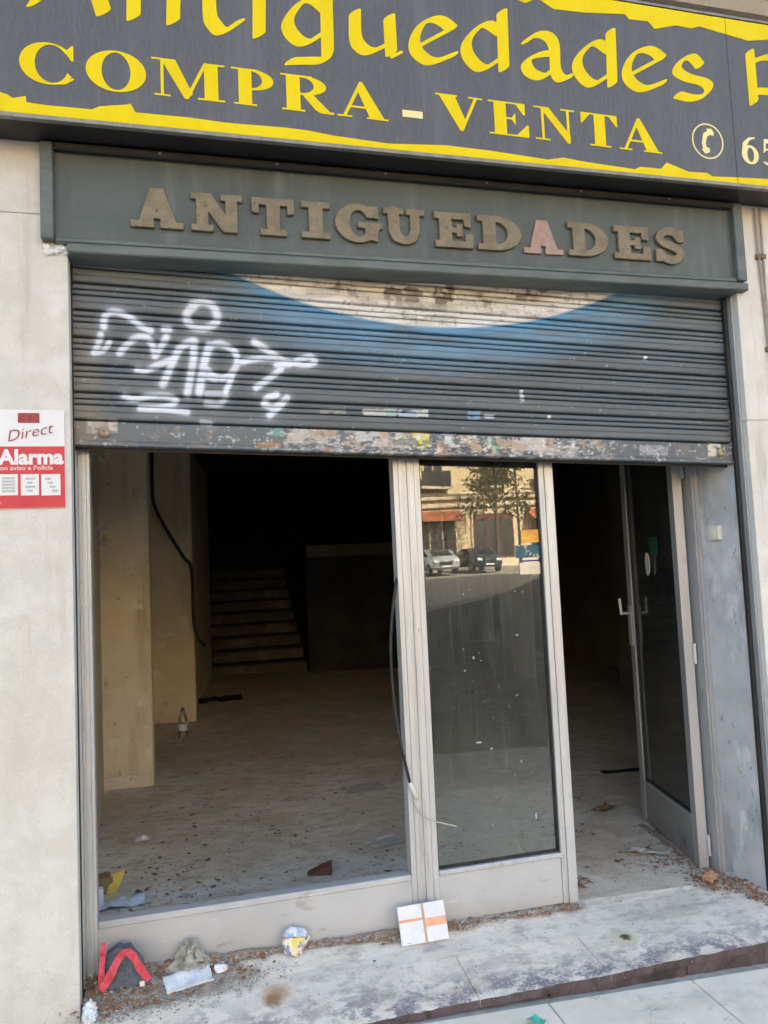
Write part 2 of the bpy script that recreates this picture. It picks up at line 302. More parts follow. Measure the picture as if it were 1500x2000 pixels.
# ------------------------------------------------------------------ SDF glyphs -> clean meshes
class Ras:
    def __init__(s, x0, x1, z0, z1, h):
        p = 3*h; s.xs = np.arange(x0-p, x1+p, h); s.zs = np.arange(z0-p, z1+p, h)
        s.X, s.Z = np.meshgrid(s.xs, s.zs); s.d = np.full(s.X.shape, 1.0); s.h = h
    def add(s, d): s.d = np.minimum(s.d, d); return s
    def sub(s, d): s.d = np.maximum(s.d, -d); return s
    def seg(s, a, b, wa, wb, A=None):
        X, Z = s.X, s.Z; a = np.array(a, float); b = np.array(b, float)
        if A is not None:
            X, Z = A[0,0]*X + A[0,1]*Z, A[1,0]*X + A[1,1]*Z; a = A @ a; b = A @ b
        v = b - a; L = max(v @ v, 1e-12)
        t = np.clip(((X-a[0])*v[0] + (Z-a[1])*v[1]) / L, 0, 1)
        return np.hypot(X - a[0] - t*v[0], Z - a[1] - t*v[1]) - (wa + (wb-wa)*t)
    def line(s, pts, w):
        ws = w if isinstance(w, (list, tuple)) else [w]*len(pts)
        for i in range(len(pts)-1): s.add(s.seg(pts[i], pts[i+1], ws[i]/2, ws[i+1]/2))
        return s
    def pen(s, pts, a, b, ang, closed=False):
        """elliptical nib: half length a along ang, half thickness b."""
        c, q = cos(ang), sin(ang); k = a / b
        A = np.array([[c, q], [-q*k, c*k]])
        for i in range(len(pts)-1): s.add(s.seg(pts[i], pts[i+1], a, a, A) / k**.5)
        return s
    def polyd(s, pts):
        P = np.array(pts, float); d = np.full(s.X.shape, 1e9); ins = np.zeros(s.X.shape, bool); n = len(P)
        for i in range(n):
            a, b = P[i], P[(i+1) % n]; v = b - a; L = max(v @ v, 1e-12)
            t = np.clip(((s.X-a[0])*v[0] + (s.Z-a[1])*v[1]) / L, 0, 1)
            d = np.minimum(d, np.hypot(s.X-a[0]-t*v[0], s.Z-a[1]-t*v[1]))
            if a[1] != b[1]:
                cnd = ((a[1] > s.Z) != (b[1] > s.Z)) & (s.X < (b[0]-a[0])*(s.Z-a[1])/(b[1]-a[1]) + a[0]); ins ^= cnd
        return np.where(ins, -d, d)
    def poly(s, pts): return s.add(s.polyd(pts))
    def cut(s, pts): return s.sub(s.polyd(pts))
    def elld(s, cx, cz, rx, rz, rot=0):
        x, z = s.X-cx, s.Z-cz
        if rot: x, z = x*cos(rot)+z*sin(rot), -x*sin(rot)+z*cos(rot)
        q = np.sqrt((x/rx)**2 + (z/rz)**2); return (q-1)*min(rx, rz)
    def ell(s, *a): return s.add(s.elld(*a))
    def hole(s, *a): return s.sub(s.elld(*a))
    def loops(s):
        d = s.d; g = d < 0; h = s.h
        ny, nx = d.shape; nxt = {}; pos = {}
        def ep(i, j, hv):
            key = (i, j, hv)
            if key not in pos:
                a = d[i, j]; b = d[i, j+1] if hv == 0 else d[i+1, j]; t = a/(a-b)
                pos[key] = (s.xs[j] + (t*h if hv == 0 else 0), s.zs[i] + (t*h if hv == 1 else 0))
            return key
        cc = g[:-1,:-1]*1 + g[:-1,1:]*2 + g[1:,1:]*4 + g[1:,:-1]*8
        T = {1:('LB',),2:('BR',),3:('LR',),4:('RT',),5:('LT','RB'),6:('BT',),7:('LT',),8:('TL',),9:('TB',),10:('BL','TR'),11:('TR',),12:('RL',),13:('RB',),14:('BL',)}
        for i, j in zip(*np.nonzero((cc > 0) & (cc < 15))):
            E_ = {'B': (i, j, 0), 'T': (i+1, j, 0), 'L': (i, j, 1), 'R': (i, j+1, 1)}
            for q in T[int(cc[i, j])]:
                nxt.setdefault(ep(*E_[q[0]]), []).append(ep(*E_[q[1]]))
        out = []
        while nxt:
            k0 = next(iter(nxt)); k = k0; lp = []
            while k in nxt:
                lp.append(pos[k]); l = nxt[k]; k2 = l.pop()
                if not l: del nxt[k]
                k = k2
                if k == k0: break
            if len(lp) > 5: out.append(simplify(lp, h*.12))
        return [l for l in out if len(l) >= 3]
def simplify(lp, tol):
    P = np.array(lp)
    def rdp(i, j):
        if j <= i+1: return [i]
        a, b = P[i], P[j]; v = b-a; L = np.hypot(*v)
        q = P[i+1:j] - a
        dd = np.abs(v[0]*q[:,1]-v[1]*q[:,0])/L if L > 1e-9 else np.hypot(q[:,0], q[:,1])
        k = int(dd.argmax())
        if dd[k] < tol: return [i]
        return rdp(i, i+1+k) + rdp(i+1+k, j)
    n = len(P); k = int(np.hypot(*(P-P[0]).T).argmax())
    idx = rdp(0, k) + rdp(k, n-1) + [n-1]
    return [lp[i] for i in idx]
def loops_mesh(name, loops, thick, bevel=0):
    """flat filled outline (even-odd holes) with thickness, standing in the xz plane, front face at y = 0, body behind it (+y)."""
    cu = bpy.data.curves.new(name, 'CURVE'); cu.dimensions = '2D'; cu.fill_mode = 'BOTH'
    cu.extrude = max(thick/2 - bevel, 1e-5); cu.bevel_depth = bevel; cu.bevel_resolution = 0
    for lp in loops:
        sp = cu.splines.new('POLY'); sp.points.add(len(lp)-1)
        sp.points.foreach_set('co', [v for x, z in lp for v in (x, z, 0, 1)]); sp.use_cyclic_u = True
    o = bpy.data.objects.new(name, cu); me = bpy.data.meshes.new_from_object(o)
    bpy.data.objects.remove(o); bpy.data.curves.remove(cu); me.name = name
    n = len(me.vertices); co = np.empty(n*3, np.float32); me.vertices.foreach_get('co', co); co = co.reshape(-1, 3)
    out = np.stack([co[:,0], thick/2 - co[:,2], co[:,1]], 1); me.vertices.foreach_set('co', out.ravel()); me.update()
    return me
def text_mesh(s, size, bold=0, shear=0, thick=.001):
    cu = bpy.data.curves.new('lettering', 'FONT'); cu.body = s; cu.size = size; cu.offset = bold; cu.shear = shear; cu.extrude = thick/2; cu.resolution_u = 3
    o = bpy.data.objects.new('lettering', cu); me = bpy.data.meshes.new_from_object(o); bpy.data.objects.remove(o); bpy.data.curves.remove(cu)
    n = len(me.vertices); co = np.empty(n*3, np.float32); me.vertices.foreach_get('co', co); co = co.reshape(-1, 3)
    me.vertices.foreach_set('co', np.stack([co[:,0], -co[:,2], co[:,1]], 1).ravel()); me.update(); return me

# ================================================================== STREET
def grid_sheet(name, xs, ys, zf, m, depth=None):
    bm = bmesh.new(); V = [[bm.verts.new((x, y, zf(x, y))) for x in xs] for y in ys]
    for j in range(len(ys)-1):
        for i in range(len(xs)-1): bm.faces.new((V[j][i], V[j][i+1], V[j+1][i+1], V[j+1][i]))
    if depth:
        b = [e for e in bm.edges if e.is_boundary]
        r = bmesh.ops.extrude_edge_only(bm, edges=b)
        for v in [g for g in r['geom'] if isinstance(g, bmesh.types.BMVert)]: v.co.z = -depth
    bmesh.ops.recalc_face_normals(bm, faces=bm.faces)
    o = obj(name, bm, m); return structure(o)
ROADZ = -.62
FARZ = 1.10
def road_z(x, y): return ROADZ + (FARZ - ROADZ) * min(1, max(0, (-y - 10) / 36))
grid_sheet('road', [-150, -6, 9, 150], [-150, -46, -10, -3.6, 60, 150], road_z, M['asphalt'])
pav = grid_sheet('pavement', [-6, -1, 0, 1, 2, 3, 4, 9], [-3.6, -2, -1, -.5, -.2], lambda x, y: pave_z(x, y) - .012, M['mortar'], 1.2)
# paving slabs in front of the step
for r, (ya, yb) in enumerate([(-1.02, -.405), (-1.63, -1.03), (-2.24, -1.64)]):
    off = .3 * (r % 2)
    for k in range(9):
        x0 = -1.75 + off + k*.6; x1 = x0 + .594
        bm = bmesh.new()
        dz = random.uniform(-.0015, .0015)
        prism(bm, [(x, y, pave_z(x, y) + dz) for x, y in ((x0, ya), (x1, ya), (x1, yb), (x0, yb))], (0, 0, -.05))
        bmesh.ops.bevel(bm, geom=bm.edges[:], offset=.003, segments=1, affect='EDGES')
        obj('paving_slab', bm, M['paving'], pav)

# ---------------- the step in front of the shop
step = structure(boxo('doorstep', -.36, 2.56, -.36, .09, -.4, -.16, M['mortar'], None, 0))
EDGE = -.375
def slab(name, x0, x1, y0, y1, m, parent, th=.10, jag=False, lift=0):
    bm = bmesh.new(); n = max(2, int((x1-x0)/.02)) if jag else 1
    top = []; fr = []
    for i in range(n+1):
        x = x0 + (x1-x0)*i/n
        e = y0 + ((mnoise.noise(Vector((x*9, 1.3, 0)))*.005 + mnoise.noise(Vector((x*45, 4.3, 0)))*.005 + mnoise.noise(Vector((x*90, 2.3, 0)))*.003) if jag else 0)
        top.append((x, e))
    poly = top + [(x1, y1), (x0, y1)]
    prism(bm, [(x, y, floor_z(x, y) + lift) for x, y in poly], (0, 0, -th))
    o = obj(name, bm, m, parent)
    if name == 'step_slab':          # the chipped front edge takes the dark riser colour
        o.data.materials.append(M['riser'])
        for p in o.data.polygons:
            if p.normal.y < -.3: p.material_index = 1
    return o
js = [-.38, .995, 1.52, 2.55]
for a, b in zip(js, js[1:]):
    slab('step_slab', a+.0015, b-.0015, EDGE, -.125, M['step'], step, .028, True)
slab('cement_strip', -.38, 2.55, -.122, .13, M['cement'], step, .10)
# dark riser under the nosing, broken in places
for a, b in ((.62, 1.27), (1.275, 1.86), (1.865, 2.56)):
    slab('riser', a, b, EDGE + .012 + random.uniform(0, .006), -.2, M['riser'], step, .2, True, -.029)

# ================================================================== SHOP BUILDING
bld = thing('shop_building', 'pale stone faced building with an empty ground floor shop behind a half raised shutter', 'building')
PL, PR, FY = -.388, 2.572, -.09      # edges of the opening, front of the stone
def stone(x0, x1, z0, z1, m, y1=.12, jog=None):
    bm = bmesh.new(); box(bm, x0, x1, FY + random.uniform(-.0015, .0015), y1, z0 + .001, z1 - .001, .002)
    obj('stone_block', bm, m, bld)
zl = [-.6, 2.925, 3.6, 4.05]
for z0, z1 in zip(zl, zl[1:]):
    stone(-1.75, PL, z0, z1, M['stone']); stone(-3.1, -1.753, z0, z1, M['stone'])
zr = [-.6, 2.16, 3.6, 4.05]
for z0, z1 in zip(zr, zr[1:]):
    stone(PR, 3.9, z0, z1, M['stone_r']); stone(3.903, 5.3, z0, z1, M['stone_r'])
boxo('wall', -3.1, PL-.004, -.06, .11, -.6, 4.05, M['mortar'], bld, 0)
boxo('wall', PR+.004, 5.3, -.06, .11, -.6, 4.05, M['mortar'], bld, 0)
boxo('wall', -25, -3.103, -.08, .3, -1.2, 4.05, M['render'], bld, 0)  # unseen side walls, made wide to keep the street shaded
boxo('wall', 5.303, 30, -.08, .3, -1.2, 4.05, M['render'], bld, 0)
boxo('lintel', PL-.02, PR+.02, .125, .32, 2.26, 4.05, M['render'], bld, 0)  # hidden behind the shutter; also blocks light leaks into the shop
boxo('upper_wall', -25, 30, -.07, .3, 4.30, 27, M['render'], bld, 0)  # unseen height raised so its shadow covers the road
# moulded cornice above the sign
bm = bmesh.new(); yz = [(.1, 4.055), (-.10, 4.055), (-.13, 4.07), (-.13, 4.085), (-.20, 4.10), (-.24, 4.14), (-.30, 4.155), (-.30, 4.19), (-.26, 4.20), (-.2, 4.25), (-.12, 4.295), (.1, 4.295)]
prism(bm, [(-8, y, z) for y, z in yz], (16, 0, 0)); obj('cornice', bm, M['stone_r'], bld)
# interior shell
def wall_run(name, pts, th, z0, z1, m, side=1):
    for (xa, ya), (xb, yb) in zip(pts, pts[1:]):
        d = Vector((xb-xa, yb-ya, 0)); n = Vector((-d.y, d.x, 0)).normalized() * th * side
        bm = bmesh.new(); prism(bm, [(xa, ya, z0), (xb, yb, z0), (xb+n.x, yb+n.y, z0), (xa+n.x, ya+n.y, z0)], (0, 0, z1-z0))
        obj(name, bm, m, bld)
wall_run('side_wall', [(-.40, .14), (-.575, 2.80)], .2, -.2, 3.3, M['plaster_in'])
wall_run('side_wall', [(-.60, 3.0), (-.42, 5.3)], .2, -.2, 3.3, M['plaster_in'])
wall_run('side_wall', [(.06, 5.62), (.385, 8.7)], .2, -.2, 3.3, M['plaster_in'])
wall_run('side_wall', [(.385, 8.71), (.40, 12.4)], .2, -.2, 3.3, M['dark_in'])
wall_run('side_wall', [(2.60, .33), (6.1, .33)], .2, -.4, 3.3, M['plaster_in'], -1)  # unseen front wall kept pale to bounce light inside
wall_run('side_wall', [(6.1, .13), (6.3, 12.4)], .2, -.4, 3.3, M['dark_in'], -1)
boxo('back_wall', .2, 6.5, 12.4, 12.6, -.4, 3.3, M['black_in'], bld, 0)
boxo('ceiling', -1, 6.6, .325, 5.0, 3.05, 3.2, M['render'], bld, 0)  # unseen front part made pale to bounce light onto the floor
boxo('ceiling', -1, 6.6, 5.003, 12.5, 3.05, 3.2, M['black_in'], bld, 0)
def pillar(x0, x1, y0, y1, m, skirt):
    o = boxo('pillar', x0, x1, y0, y1, -.1, 3.04, m, bld, .012)
    if skirt: boxo('skirting', x0-.01, x1-.025, y0-.018, y0-.0005, .0, .175, M['palebase'], o, .004)
pillar(-.66, -.235, 2.72, 3.05, M['plaster_in'], True)
pillar(-.50, .10, 5.10, 5.60, M['plaster_in'], False)
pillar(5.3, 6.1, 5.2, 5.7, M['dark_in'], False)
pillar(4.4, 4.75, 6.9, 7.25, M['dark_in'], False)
# stair at the back with a boxed in counter beside it
M['stair'] = mat('worn_stair_concrete', (.12, .10, .07), (.16, .135, .10), 5, rough=.9, layers=[((.25, .22, .17), 3, .5, .7, U1)])
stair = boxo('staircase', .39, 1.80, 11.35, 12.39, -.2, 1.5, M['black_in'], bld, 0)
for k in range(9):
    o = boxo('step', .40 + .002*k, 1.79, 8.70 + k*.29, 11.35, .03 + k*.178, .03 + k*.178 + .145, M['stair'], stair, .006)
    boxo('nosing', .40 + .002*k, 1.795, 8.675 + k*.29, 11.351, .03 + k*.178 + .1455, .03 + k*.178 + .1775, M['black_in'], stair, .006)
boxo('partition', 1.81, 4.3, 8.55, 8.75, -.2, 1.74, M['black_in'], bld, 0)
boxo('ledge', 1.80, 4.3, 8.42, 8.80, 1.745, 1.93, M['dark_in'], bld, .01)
# chipped white plaster under the left end of the fascia
bm = bmesh.new()
for k in range(26):
    x = random.uniform(-.47, -.385); z = 2.80 + random.uniform(-.025, .004); r = random.uniform(.006, .014)
    g = bmesh.ops.create_icosphere(bm, subdivisions=1, radius=r, matrix=Matrix.Translation((x, FY - .004, z)))
    for v in g['verts']: v.co += Vector((random.uniform(-.3, .3), random.uniform(-.2, .2), random.uniform(-.3, .3))) * r
stuff(obj('chipped_plaster', bm, M['signwhite'], bld))

structure(grid_sheet('shop_floor', [-1.2, -.4, 0, .5, 1, 1.5, 2, 2.6, 4, 6.4], [.1305, .4, 1, 2, 4, 6, 9, 12.5], lambda x, y: floor_z(x, .2) + .004*mnoise.noise(Vector((x*1.5, y*1.5, 3))) * (y > .2), M['floor']))

# ================================================================== UPPER SIGN
SY = -.26
sg = thing('sign_box', 'long dark grey shop sign with yellow lettering and ragged yellow edges across the facade', 'sign', loc=(0, SY, 3.2))
def pl(px, py, y=SY): p = onY(px, py, y); return (p.x, p.z - 3.2)
ST = .80; SZ0, SZ1 = .012, ST
boxo('case', -1.6, 4.6, .006, .165, 0, ST + .004, M['signbox'], sg, .003)
boxo('edge_strip', -1.6, 4.6, -.004, .02, -.004, .0115, M['signtrim'], sg, .001)
boxo('edge_strip', -1.6, 4.6, -.004, .02, ST + .0045, ST + .016, M['signtrim'], sg, .001)
boxo('panel', -1.6, 2.4775, 0, .0055, SZ0, SZ1, M['signdark'], sg, 0)
boxo('panel', 2.4805, 4.6, 0, .0055, SZ0, SZ1, M['signdark'], sg, 0)
LT = .0015
def letter(name, loops, m, parent, y=0, th=LT, bevel=0, label=None):
    cx = sum(p[0] for l in loops for p in l) / sum(len(l) for l in loops); cz = min(p[1] for l in loops for p in l)
    me = loops_mesh(name, [[(x-cx, z-cz) for x, z in l] for l in loops], th, bevel)
    o = obj(name, me, m, parent); o.location = (cx, y - th - .0003, cz)
    if label: o['label'] = label
    return o
# ragged yellow bands
bot = [(0,180),(15,185),(25,192),(50,188),(52,200),(90,206),(180,214),(195,208),(245,205),(255,203),(265,220),(370,230),(440,240),(560,250),(600,255),(650,265),(760,281),(870,284),(960,295),(1070,312),(1100,308),(1140,316),(1240,331),(1250,326),(1290,330),(1302,318),(1345,336),(1380,338),(1392,345),(1445,347),(1500,350)]
top = [(1050,-3),(1080,18),(1140,25),(1220,28),(1228,38),(1265,42),(1278,57),(1320,50),(1350,56),(1365,52),(1405,64),(1420,68),(1460,80),(1500,78)]
def band(pts, base, left, right, name='yellow_band'):
    P = [pl(*p) for p in pts]
    for xa, xb in ((-1.6, 2.4775), (2.4805, 4.6)):
        full = left + P + right
        xs = [p[0] for p in full]; zs = [p[1] for p in full]
        q = [(xa, float(np.interp(xa, xs, zs)))] + [p for p in full if xa < p[0] < xb] + [(xb, float(np.interp(xb, xs, zs)))]
        lp = q + [(xb, base), (xa, base)]
        letter(name, [lp], M['yellow'], sg)
random.seed(3)
def rag(x0, x1, z, amp):
    o = []; x = x0
    while x < x1: o.append((x, z + random.uniform(-amp, amp))); x += random.uniform(.03, .12)
    return o
band(bot, SZ0 + .001, rag(-1.6, -.62, .08, .015), rag(2.7, 4.6, .075, .015))
band(top, SZ1 - .001, rag(-1.6, 1.52, .735, .02), rag(2.75, 4.6, .70, .02))

# calligraphic "Antigüedades P" drawn with a broad nib
NA, NB_, NANG = .0315, .0075, radians(36)
def cal(strokes, thin=(), dots=(), closed=False):
    pts = [[pl(*p) for p in s] for s in strokes]; allp = [p for s in pts for p in s] + [pl(*p) for s in thin for p in s]
    xs = [p[0] for p in allp]; zs = [p[1] for p in allp]
    R = Ras(min(xs)-.05, max(xs)+.05, min(zs)-.05, max(zs)+.05, .0025)
    for s in pts:
        q = smooth_path(s, 6) if len(s) > 2 else s
        R.pen(q, NA, NB_, NANG)
    for s in thin: R.line([pl(*p) for p in s], .012)
    for d in dots:
        x, z = pl(*d); R.poly([(x-.03, z), (x-.002, z+.026), (x+.03, z+.004), (x+.002, z-.024)])
    R.d = np.where(R.Z > .728, 1, R.d)      # stays below the upper edge
    return letter('letter', R.loops(), M['yellow'], sg)
def mv(s, sx, sy, k=1, o=(0, 0)): return [(o[0] + sx + (x-o[0])*k, o[1] + sy + (y-o[1])*k) for x, y in s]
cal([[(150,-140),(170,-80),(202,24)], [(112,-60),(66,6)]], thin=[[(105,-45),(180,-45)]])
cal([[(261,-60),(261,33)], [(266,-30),(292,-62),(322,-58),(338,-25),(338,42)]])
cal([[(409,-95),(409,20),(418,48),(436,62),(466,44)]], thin=[[(385,-50),(455,-50)]])
cal([[(506,-45),(506,68)]], dots=[(506,-95)])
cal([[(637,18),(612,0),(585,8),(562,42),(572,70),(598,84),(636,62)], [(637,-5),(640,105)], [(640,105),(632,118),(600,119),(568,120)]], thin=[[(606,0),(650,-2)]])
cal([[(693,25),(694,72),(704,92),(724,101),(755,88)], [(760,34),(764,104)]], thin=[[(764,112),(784,102)]], dots=[(696,-13),(750,-3)])
EE = [[(822,88),(882,56)], [(882,56),(864,42),(846,38),(824,48),(810,74),(812,98),(830,116),(850,120),(884,108)]]
DD = [[(978,64),(952,48),(930,58),(911,84),(916,112),(942,134),(976,116)], [(980,24),(984,134)]]
cal(EE); cal(DD)
cal([[(1028,80),(1048,68),(1070,72),(1082,92),(1085,138),(1096,154),(1112,150)], [(1080,104),(1050,108),(1028,122),(1036,142),(1060,150),(1080,136)]])
cal([mv(s, 212, 34, .93, (980, 80)) for s in DD])
cal([mv(s, 412, 56, .93, (850, 80)) for s in EE])
cal([[(1366,128),(1350,112),(1330,120),(1322,138),(1342,152),(1372,160),(1384,172),(1372,188),(1350,192),(1324,186)]])
cal([[(1464,102),(1472,200)], [(1470,120),(1500,112),(1536,124),(1540,160),(1516,178),(1476,178)]])

# COMPRA - VENTA : wide high-contrast roman capitals
TH, SF = .055, .045
def serif(R, x, z, hw): R.poly([(x-hw, z), (x+hw, z), (x+hw, z+SF), (x-hw, z+SF)])
def g_C(R, W):
    R.ell(W*.5, .5, W*.5, .54); R.hole(W*.57, .5, W*.30, .49); R.cut([(W*.70, .80), (W*1.2, .80), (W*1.2, .15), (W*.93, .2), (W*.70, .5)])
    R.poly([(W*.80, .84), (W*.93, 1.02), (W*.96, 1.02), (W*.96, .62), (W*.92, .62)])
    R.line([(W*.60, -.01), (W*.80, .04), (W*.94, .16)], [.05, .06, .05])
def g_O(R, W): R.ell(W*.5, .5, W*.5, .54); R.hole(W*.5, .5, W*.24, .49)
def g_M(R, W):
    R.poly([(W*.12, 0), (W*.16, 0), (W*.16, 1), (W*.12, 1)]); serif(R, W*.14, 0, W*.11); R.poly([(0, 1-SF), (W*.25, 1-SF), (W*.25, 1), (0, 1)])
    R.poly([(W*.12, 1), (W*.32, 1), (W*.55, .12), (W*.46, -.02), (W*.44, -.02)]); R.poly([(W*.44, -.02), (W*.49, -.02), (W*.76, 1), (W*.71, 1)])
    R.poly([(W*.71, 0), (W*.90, 0), (W*.90, 1), (W*.71, 1)]); serif(R, W*.805, 0, W*.19); R.poly([(W*.71, 1-SF), (W, 1-SF), (W, 1), (W*.71, 1)])
def g_P(R, W, r=False):
    b = .42 if not r else .46
    R.ell(W*.42 if not r else W*.40, (1+b)/2, W*.54 if not r else W*.46, (1-b)/2); R.hole(W*.42 if not r else W*.40, (1+b)/2, W*.28 if not r else W*.22, (1-b)/2-TH)
    x0, x1 = (.16, .46) if not r else (.10, .36)
    R.cut([(-1, b-.1), (W*(x1+.02), b-.1), (W*(x1+.02), 1.1), (-1, 1.1)])
    R.poly([(W*x0, 0), (W*x1, 0), (W*x1, 1), (W*x0, 1)]); serif(R, W*(x0+x1)/2, 0, W*.26 if not r else W*.22)
    R.poly([(0, 1-SF), (W*.6, 1-SF), (W*.6, 1), (0, 1)]); R.poly([(W*x1, b), (W*.5, b), (W*.5, b+TH), (W*x1, b+TH)])
    if r: R.poly([(W*.38, .50), (W*.60, .50), (W*.92, .06), (W, .06), (W, 0), (W*.74, 0), (W*.64, .08)])
def g_R(R, W): g_P(R, W, True)
def g_A(R, W):
    R.poly([(W*.08, 0), (W*.15, 0), (W*.48, .92), (W*.44, 1.02)]); R.poly([(W*.44, 1.03), (W*.50, 1.03), (W*.94, 0), (W*.64, 0), (W*.40, .78)])
    R.poly([(W*.2, .28), (W*.64, .28), (W*.64, .28+TH), (W*.2, .28+TH)]); serif(R, W*.13, 0, W*.15); serif(R, W*.79, 0, W*.22)
def g_V(R, W):
    R.poly([(W*.06, 1), (W*.40, 1), (W*.62, .28), (W*.56, -.03), (W*.50, -.03)]); R.poly([(W*.50, -.03), (W*.56, -.03), (W*.90, 1), (W*.83, 1)])
    R.poly([(0, 1-SF), (W*.46, 1-SF), (W*.46, 1), (0, 1)]); R.poly([(W*.70, 1-SF), (W, 1-SF), (W, 1), (W*.70, 1)])
def g_E(R, W):
    R.poly([(W*.14, 0), (W*.44, 0), (W*.44, 1), (W*.14, 1)]); R.poly([(0, 1-SF), (W*.9, 1-SF), (W*.9, 1), (0, 1)]); R.poly([(0, 0), (W*.9, 0), (W*.9, SF), (0, SF)])
    R.poly([(W*.66, 1), (W*.92, 1), (W*.92, .66), (W*.87, .66)]); R.poly([(W*.66, 0), (W*1, 0), (W*1, .36), (W*.95, .36)])
    R.poly([(W*.44, .49), (W*.62, .49), (W*.62, .49+TH), (W*.44, .49+TH)]); R.poly([(W*.56, .515), (W*.67, .70), (W*.67, .33)])
def g_N(R, W):
    R.poly([(W*.18, 0), (W*.24, 0), (W*.24, 1), (W*.18, 1)]); serif(R, W*.2, 0, W*.18); R.poly([(0, 1-SF), (W*.3, 1-SF), (W*.3, 1), (0, 1)])
    R.poly([(W*.10, 1), (W*.36, 1), (W*.87, .22), (W*.87, -.03), (W*.80, -.03), (W*.20, .90)])
    R.poly([(W*.80, -.03), (W*.86, -.03), (W*.86, 1), (W*.80, 1)]); R.poly([(W*.66, 1-SF), (W, 1-SF), (W, 1), (W*.66, 1)])
def g_T(R, W):
    R.poly([(W*.36, 0), (W*.66, 0), (W*.66, 1), (W*.36, 1)]); serif(R, W*.51, 0, W*.29); R.poly([(0, 1-SF), (W, 1-SF), (W, 1), (0, 1)])
    R.poly([(0, 1), (W*.28, 1), (W*.04, .68), (0, .68)]); R.poly([(W, 1), (W*.74, 1), (W*.97, .66), (W, .66)])
def place(fn, px0, px1, pyb, cap, m, parent, plf, y=0, th=LT, bevel=0, label=None, res=90, cr=1.06):
    x0, z0 = plf(px0, pyb[0]); x1, z1 = plf(px1, pyb[1]); W = (x1-x0)/cap
    R = Ras(-.08, W+.08, -.1, 1.12, 1/res); fn(R, W)
    lps = [[(x0 + x*cap, z0 + (z1-z0)*(x/W) + z*cap) for x, z in l] for l in R.loops()]
    return letter('letter', lps, m, parent, y, th, bevel, label)
CAP = .146
def bl(px): # baseline pixel row of the second line
    return 185 + (px-300)*(286-185)/(1170-300) - 5e-6*(px-300)*(1170-px)
for fn, a, b in ((g_C,38,149),(g_O,168,286),(g_M,297,441),(g_P,453,539),(g_R,550,653),(g_A,661,758),(g_V,853,945),(g_E,956,1034),(g_N,1045,1125),(g_T,1137,1208),(g_A,1212,1293)):
    place(fn, a, b, (bl(a), bl(b)), CAP, M['yellow'], sg, pl)
x0, z0 = pl(786, 222); x1, z1 = pl(825, 216)
letter('hyphen', [[(x0, z0-.013), (x1, z0-.013), (x1, z0+.016), (x0, z0+.016)]], M['paleyellow'], sg)
# telephone symbol
cx, cz = pl(1382, 276); R = Ras(cx-.1, cx+.1, cz-.1, cz+.1, .0016)
R.ell(cx, cz, .082, .083); R.hole(cx, cz, .0755, .0765)
R.line([(cx+.018, cz+.044), (cx-.010, cz+.030), (cx-.022, cz-.010), (cx-.016, cz-.042)], [.018, .022, .020, .018])
R.poly([(cx-.004, cz+.058), (cx+.024, cz+.060), (cx+.036, cz+.040), (cx+.030, cz+.026), (cx+.012, cz+.034)])
R.poly([(cx-.034, cz-.040), (cx-.012, cz-.026), (cx+.008, cz-.034), (cx+.006, cz-.052), (cx-.018, cz-.060)])
letter('telephone_symbol', R.loops(), M['paleyellow'], sg)
def g_6(R, W):
    R.ell(W*.5, .33, W*.5, .36); R.hole(W*.52, .33, W*.2, .27); R.line([(W*.12, .42), (W*.22, .72), (W*.50, .94), (W*.82, 1.0)], [.2*W, .24*W, .14*W, .05])
def g_5(R, W):
    R.ell(W*.45, .31, W*.5, .33); R.hole(W*.40, .31, W*.22, .26); R.cut([(-.1, .12), (W*.3, .12), (W*.3, .55), (-.1, .55)])
    R.poly([(W*.12, .45), (W*.22, .50), (W*.30, .84), (W*.9, .84), (W*.96, 1), (W*.2, 1)])
place(g_6, 1450, 1483, (317, 322), .125, M['paleyellow'], sg, pl)
place(g_5, 1489, 1522, (322, 325), .125, M['paleyellow'], sg, pl)

# ================================================================== FASCIA BOARD
FA = thing('fascia_board', 'grey green painted fascia board with raised slab serif letters above the shutter', 'sign', loc=(0, -.10, 2.78))
boxo('panel', -.43, 2.555, 0, .012, .03, .412, M['fascia'], FA, 0)
boxo('backing', -.47, 2.6, .0125, .10, .025, .412, M['fascia'], FA, 0)
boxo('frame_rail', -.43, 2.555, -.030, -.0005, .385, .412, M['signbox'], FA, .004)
boxo('frame_stile', -.476, -.4305, -.030, .012, .036, .412, M['fasciaedge'], FA, .004)
boxo('frame_stile', 2.556, 2.606, -.030, .012, .036, .412, M['fasciaedge'], FA, .004)
boxo('frame_rail', -.386, 2.606, -.034, .10, -.012, .0245, M['fasciaedge'], FA, .005)
boxo('frame_rail', -.43, 2.555, -.022, -.0005, .0255, .052, M['fasciaedge'], FA, .008)
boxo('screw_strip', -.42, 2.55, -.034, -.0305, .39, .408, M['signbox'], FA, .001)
for k in range(6):
    boxo('screw', -.05 + k*.45, -.038 + k*.45, -.040, -.0345, .392, .404, M['steel'], FA, .003)
def fl(px, py): p = onY(px, py, -.118); return (p.x, p.z - 2.78)
def sb(R, x, hw, z0=0, h=.15): R.poly([(x-hw, z0), (x+hw, z0), (x+hw, z0+h), (x-hw, z0+h)])
def s_A(R, W):
    R.poly([(W*.12, 0), (W*.38, 0), (W*.60, 1.03), (W*.36, 1.03)]); R.poly([(W*.36, 1.03), (W*.62, 1.03), (W*.90, 0), (W*.62, 0)])
    R.poly([(W*.25, .24), (W*.75, .24), (W*.75, .40), (W*.25, .40)]); sb(R, W*.22, W*.22); sb(R, W*.78, W*.22)
